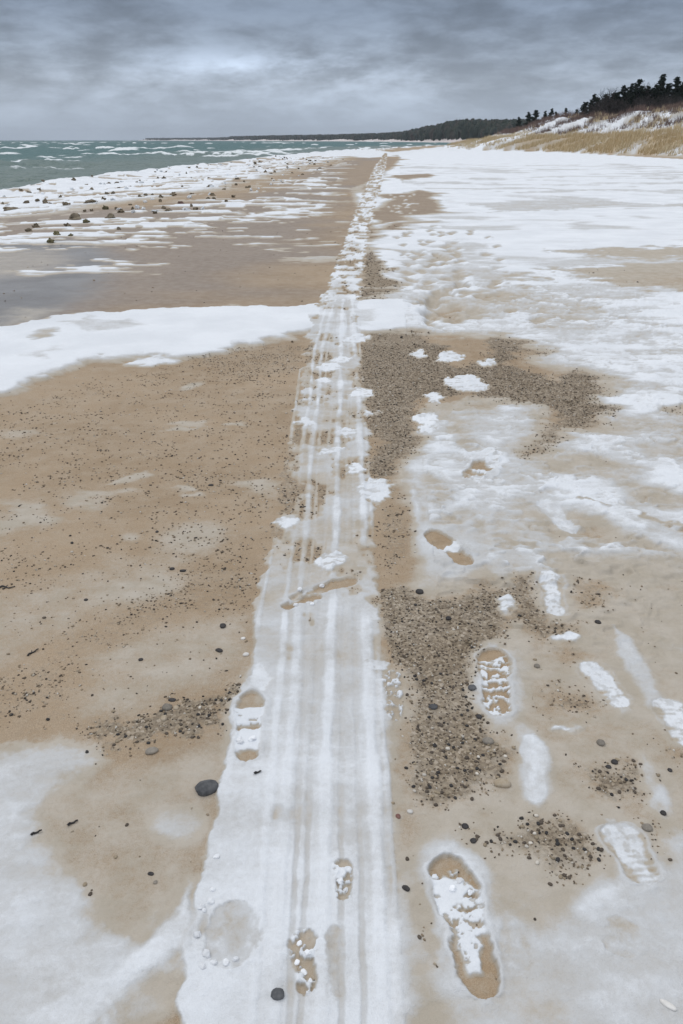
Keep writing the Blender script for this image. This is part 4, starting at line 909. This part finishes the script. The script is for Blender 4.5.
M_DARK = simple('dark_stone', (.035, .033, .034), .7, (.065, .06, .058), 60, .3, .002)
M_GREY = simple('grey_stone', (.20, .18, .155), .85, (.28, .25, .21), 60, .3, .002)
M_TAN = simple('tan_stone', (.38, .31, .22), .85, (.46, .39, .30), 60, .3, .002)
M_WHT = simple('white_stone', (.62, .60, .57), .8, (.75, .73, .70), 60, .3, .002)
M_RED = simple('red_stone', (.17, .085, .075), .8, (.22, .12, .10), 60, .3, .002)
STONES = [(207, 790, 23, 14, M_SLATE, 'flat slate grey stone, the largest on the sand, at the edge of the track', 25), (278, 997, 12, 9, M_SLATE, 'bluish grey pebble half sunk in the snowy track near the bottom', 0), (223, 627, 6.5, 6.5, M_DARK, 'round black stone on sand left of the sandy gouges', 0), (219, 651, 5.5, 7, M_DARK, 'upright black stone below the round black one left of the track', 60), (141, 660, 5, 3.5, M_DARK, 'small black stone alone on pale sand in the left middle', 20), (172, 700, 8, 4, M_DARK, 'dark flat stone touching a grey one in the left gravel', 0), (167, 708, 11, 8, M_GREY, 'grey stone half buried under a dark one in the left gravel', 0),
          (164, 719, 7, 7, M_TAN, 'round tan stone below the grey one in the left gravel', 0), (176, 708, 6, 5, M_TAN, 'small pale tan stone right of the grey one in left gravel', 0), (152, 752, 13, 7, M_GREY, 'grey stone buried in glazed sand below the left gravel', 10), (243, 639, 5.5, 3.5, M_WHT, 'small white stone just left of the track edge', 10), (246, 655, 7, 4.5, M_WHT, 'larger white stone just left of the track edge', 25), (151, 874, 4, 5.5, M_DARK, 'black stone with a faint smaller one in the tan near sand', 75), (155.5, 883, 4, 3.4, M_GREY, 'faint grey stone beside the black one in near sand', 0), (419.5, 592, 9, 6, M_DARK, 'dark stone at the top edge of the large gravel patch', 0), (598, 623, 6.5, 5, M_DARK, 'dark oval stone on open sand right of the upper filled print', 0),
          (472, 689, 9, 6.5, M_SLATE, 'blue black stone against the left rim of the tread marked print', 0), (433, 708, 10, 6, M_SLATE, 'bluish stone left in the lower part of the large gravel patch', 10), (479, 717, 6, 5, M_DARK, 'dark stone at the heel of the tread marked print', 0), (448.5, 618, 6, 5, M_DARK, 'dark stone in the upper middle of the large gravel patch', 0), (488, 741, 11, 8, M_GREY, 'grey brown stone at the right edge of the large gravel patch', 0), (601, 743, 8, 7, M_GREY, 'brownish stone on sand below the thin snow sliver', 0), (537, 666, 6, 5, M_GREY, 'grey stone on sand right of the tread marked print', 0), (502, 784, 17, 9, M_TAN, 'flat tan wedge of stone at the lower tip of the large gravel patch', -8), (465, 828, 7, 5, M_DARK, 'black stone on sand above the biggest boot print', 0), (473, 843, 6, 5, M_DARK, 'black stone at the left end of the oval gravel patch', 20),
          (406, 890, 5.5, 7, M_DARK, 'black stone between the track and the biggest boot print', 60), (398, 817, 5, 5, M_RED, 'small reddish stone at the right edge of the near track', 0), (410, 812, 6, 4, M_WHT, 'small white stone near the reddish one right of the track', -20), (614.5, 762, 6.5, 5, M_DARK, 'dark stone at the top of the square gravel patch', 0), (608.5, 767, 5.5, 4, M_DARK, 'dark stone left of another at the top of the square gravel patch', 0), (670, 770, 4.5, 4, M_DARK, 'black stone by the pale snow near the right edge', 0), (663, 814, 5.5, 4.5, M_DARK, 'black stone in pale snow right of the square gravel', 0), (647, 829, 10, 7, M_GREY, 'grey stone just above the ribbed filled print', 0), (667, 1008, 14, 4.5, M_WHT, 'slim white shell fragment in the lower right corner', -35), (172, 569, 5, 4, M_DARK, 'black stone in the middle of the pale left sand', 0), (211, 486, 6, 3, M_DARK, 'black flat stone on upper left sand near a pale patch', 0), (183, 571, 7, 3.4, M_DARK, 'dark flat stone left of the track on sand', 0), (157, 532, 3.5, 3, M_DARK, 'small black stone in the middle left sand', 0), (86, 600, 4, 3, M_DARK, 'small black stone on pale far left sand', 0)]
for k, (px_, py_, w_, h_, mt, lb, rt) in enumerate(STONES):
    x_, y_ = g(px_, py_); pm = F / math.sqrt(x_ ** 2 + y_ ** 2 + CAM_H ** 2); sx = .9 * w_ / pm / 2; sy = .85 * h_ / pm / 2 / .75
    big_ = k == 0
    v_, f_ = stone_mesh(ICO3 if big_ else ICO2, 300 + k, sx * 1.05, sy, min(sx, sy) * (.55 if big_ else .6), .22 if big_ else .2)
    o = mesh_np('shell_fragment' if 'shell' in lb else 'stone', v_, f_, mt); o.location = (x_, y_, zat(x_, y_) + min(sx, sy) * .18); o.rotation_euler = (0, 0, R(rt)); tag(o, lb, 'shell' if 'shell' in lb else 'stone', 'single stones picked out on the beach')
# crumbs of snow thrown up by boots
M_CLOD = simple('snow_clod', (.82, .84, .87), .8, (.74, .75, .77), 90, .6, .003)
CL = [(217, 859, 5, 'single round snow crumb on the smooth near track'), (202, 911, 6, 'snow crumb at the upper left rim of the wide oval print'), (211, 905, 6, 'snow crumb topmost on the rim of the wide oval print'), (205, 914, 4, 'small snow crumb inside the upper crumb cluster of the oval print'), (198, 938, 6.5, 'snow crumb alone at the left of the wide oval print'), (207, 957, 7, 'biggest snow crumb at the lower left of the wide oval print'), (214, 966, 5.5, 'snow crumb under the oval print, left of its neighbour'), (226, 966, 6, 'snow crumb under the middle of the wide oval print'), (236, 962, 4.5, 'small snow crumb under the right of the wide oval print'), (203, 970, 6, 'soft snow crumb farthest down left of the oval print'), (213, 893, 4, 'faint small snow crumb above the oval print'), (299, 944, 5, 'snow crumb at the top of the crumbly tread print'), (308, 956, 5, 'snow crumb in the middle of the crumbly tread print'), (297, 962, 4.5, 'snow crumb left in the crumbly tread print'), (304, 972, 5.5, 'snow crumb in the lower crumbly tread print'), (310, 982, 4.5, 'snow crumb low right in the crumbly tread print'), (340, 884, 5, 'snow crumb in the small crescent toed print'), (346, 891, 4.5, 'snow crumb low in the small crescent toed print'), (240, 744, 7, 'snow lump on the white heel of the two part print'), (252, 742, 6, 'snow lump right on the heel of the two part print'), (322, 586, 5, 'snow crumb on the rim of the long sandy gouge'), (300, 592, 5, 'snow crumb between the two sandy gouges'), (296, 607, 5, 'snow crumb at the front of the short sandy gouge'), (312, 607, 4.5, 'snow crumb under the short sandy gouge'), (460, 882, 7, 'snow block in the ball of the biggest boot print'), (452, 890, 6, 'snow block left in the ball of the biggest boot print'), (470, 893, 5, 'snow block at the right side of the biggest boot print')]
for k, (px_, py_, w_, lb) in enumerate(CL):
    x_, y_ = g(px_, py_); pm = F / math.sqrt(x_ ** 2 + y_ ** 2 + CAM_H ** 2); r_ = w_ / pm / 2
    v_, f_ = stone_mesh(ICO2, 500 + k, r_ * 1.15, r_, r_ * .75, .45, False); o = mesh_np('snow_clod', v_, f_, M_CLOD, smooth=False); o.location = (x_, y_, zat(x_, y_) + r_ * .12); o.rotation_euler = (0, 0, random.uniform(0, 6)); tag(o, lb, 'snow crumb', 'crumbs of snow kicked up on the track')
# twigs
def twig(px_, py_, ang, ln, lb, bend=.3):
    x_, y_ = g(px_, py_); vv, ff = [], []; pts = [(ln * (k / 5 - .5), bend * ln * math.sin(k * 1.3) * .2, .003 + .002 * math.sin(k * 2)) for k in range(6)]
    for k in range(5): tube(vv, ff, pts[k], pts[k + 1], .0035 * (1 - .1 * k), .0035 * (1 - .1 * (k + 1)), 6)
    if ln > .04: tube(vv, ff, pts[2], (pts[2][0] + ln * .15, ln * .18, .006), .0022, .001, 5)
    o = mesh_np('twig', np.array(vv), np.array(ff), M_DARK); o.location = (x_, y_, zat(x_, y_)); o.rotation_euler = (0, 0, R(ang)); tag(o, lb, 'twig')
twig(33, 652, 62, .045, 'short dark twig standing out on pale left sand'); twig(7, 588, 10, .06, 'crooked dark twig at the left edge of the photo', .8); twig(73, 824, 40, .026, 'stubby black twig in near left sand, right of another'); twig(37, 835, 38, .026, 'stubby black twig beside a speck in near left sand'); twig(303, 508, 15, .03, 'tiny twig on the snowy track'); twig(258, 776, 30, .02, 'tiny dark twig on snow below the two part print')
# ------------------------------------------------------------------ lumps of frozen sand and ice along the shelf
M_LUMP = simple('frozen_sand_lump', (.13, .105, .075), .9, (.23, .19, .135), 9, .8, .05)
M_LUMPG = simple('weedy_lump', (.10, .095, .045), .9, (.17, .15, .09), 9, .8, .05)
M_LUMPR = simple('reddish_lump', (.16, .095, .08), .9, (.23, .15, .13), 5, .8, .05)
M_ICE = simple('ice_block', (.78, .81, .84), .6, (.66, .68, .70), 5, .7, .05)
LUMPS = [(105, 209.6, 6, 5.5, M_LUMPG, 'dark green brown frozen lump standing on the white shelf'), (107, 196, 7, 4, M_LUMP, 'dark lump in the middle of the white ice shelf'), (35.6, 227, 7, 4, M_LUMP, 'dark lump at the landward edge of the shelf on the left'), (68, 226.5, 6, 3.6, M_LUMP, 'dark lump right of a flat snow strip'), (75, 220.5, 13, 6, M_LUMP, 'widest sandy mound at the landward edge of the shelf'), (111, 219, 9, 4, M_LUMP, 'brown lump right of the widest sandy mound'), (57, 236, 6, 4.5, M_LUMPG, 'greenish lump between two strips of snow'), (51, 243.6, 6, 4.6, M_LUMPG, 'greenish brown lump nearest the wet hollow'), (119, 229.5, 5, 3.4, M_LUMP, 'small lump on bare sand right of the greenish pair'), (155, 213.6, 4, 3, M_LUMP, 'small dark lump on the shelf edge beyond the mound'), (29, 231.5, 7, 3, M_LUMP, 'low lump on wet sand at far left'), (46, 206, 6, 4, M_LUMP, 'dark lump on the left part of the white shelf'), (92, 204.6, 14, 3, M_LUMP, 'long low dark slab on the white shelf'), (137, 170.6, 4, 3.2, M_LUMP, 'dark lump at the water edge of the shelf'), (87, 223.6, 6, 3.4, M_LUMPG, 'lump right behind the widest sandy mound'), (71, 236.6, 4, 3, M_LUMPG, 'small pale green lump right of the greenish pair'),
         (255, 164.5, 3, 3.4, M_LUMP, 'dark upright lump far along the ice edge'), (247.5, 162, 3.4, 2.4, M_LUMP, 'dark lump left of the upright one far along the ice'), (160.5, 202, 5, 3.6, M_LUMP, 'dark lump in the right middle of the shelf'), (173, 195, 6, 3.4, M_LUMP, 'brown lump above a reddish patch on the shelf'), (181, 203.6, 6, 3.2, M_LUMPR, 'reddish lump near the landward edge of the shelf'), (214, 199.6, 5, 2.8, M_LUMP, 'lump at the landward edge right of the reddish one'), (234, 197.6, 4, 2.6, M_LUMP, 'dark lump standing on the sand edge far right of the shelf'), (210, 187.5, 6, 3, M_LUMP, 'grey brown lump mid shelf far along'), (164, 179, 4, 2.6, M_LUMP, 'dark lump near the lake side of the shelf'), (41, 186.4, 13, 2.6, M_LUMPR, 'reddish heap at the lake edge of the ice on the left'), (148, 170.4, 14, 2.2, M_LUMPR, 'long reddish heap at the lake edge of the ice'), (172, 168.8, 14, 2, M_LUMPR, 'reddish heap farther along the lake edge of the ice'), (12, 212, 18, 3.6, M_LUMP, 'flat grey slab on the white shelf at far left')]
def lump(px_, py_, w_, h_, mt, lb, seed, grp, name='frozen_lump', cat='lump'):
    x_, y_ = g(px_, py_); pm = F / math.sqrt(x_ ** 2 + y_ ** 2 + CAM_H ** 2); sx = .82 * w_ / pm / 2; sz = h_ / pm * .58
    v_, f_ = stone_mesh(ICO3, seed, sx, min(sx, .9) * .9, sz, .95, False); o = mesh_np(name, v_, f_, mt, smooth=False); o.location = (x_, y_, zat(x_, y_) + sz * .1); o.rotation_euler = (0, 0, random.uniform(-.4, .4)); return tag(o, lb, cat, grp)
for k, q in enumerate(LUMPS): lump(*q, 800 + k, 'frozen lumps along the ice shelf')
r2 = random.Random(5)
for k in range(190):
    py_ = 158 + 55 * r2.random() ** 1.3; x0 = np.interp(py_, [150, 157, 163, 168, 178, 187, 215], [360, 275, 237, 185, 105, 30, -60]); x1 = np.interp(py_, [150, 160, 175, 190, 210, 225], [390, 345, 300, 262, 205, 110]); px_ = x0 + 6 + (x1 - x0) * r2.random()
    if px_ < -40: continue
    dk = r2.random() < .55; s_ = .35 + (py_ - 150) / 60
    lump(px_, py_, r2.uniform(2, 5) * s_, r2.uniform(1.4, 2.8) * s_, M_LUMP if dk else M_ICE, 'small dark frozen lump among many on the ice shelf' if dk else 'small white ice block among many on the ice shelf', 900 + k, 'frozen lumps along the ice shelf' if dk else 'ice blocks on the shelf', 'frozen_lump' if dk else 'ice_block', 'lump' if dk else 'ice block')

# ------------------------------------------------------------------ air: thin haze over the lake and shore
HAZE = 0.00013
if HAZE:
    zlo = min(LAKE - 3.0, float(Z.min())) - 1.0; zhi = 60.0; e_ = 5100.0
    bv = [(sx * e_, sy_, z_) for z_ in (zlo, zhi) for sy_ in (-200.0, 5200.0) for sx in (-1, 1)]
    bf = [(0, 2, 3, 1), (4, 5, 7, 6), (0, 1, 5, 4), (2, 6, 7, 3), (0, 4, 6, 2), (1, 3, 7, 5)]
    m = bpy.data.materials.new('haze'); m.use_nodes = True; t = m.node_tree; t.nodes.clear()
    o_ = t.nodes.new('ShaderNodeOutputMaterial'); pv = t.nodes.new('ShaderNodeVolumePrincipled'); pv.inputs['Color'].default_value = (.80, .86, .95, 1); pv.inputs['Density'].default_value = HAZE; t.links.new(pv.outputs[0], o_.inputs['Volume'])
    tag(mesh_np('haze', np.array(bv), np.array(bf), m, smooth=False), kind='stuff')
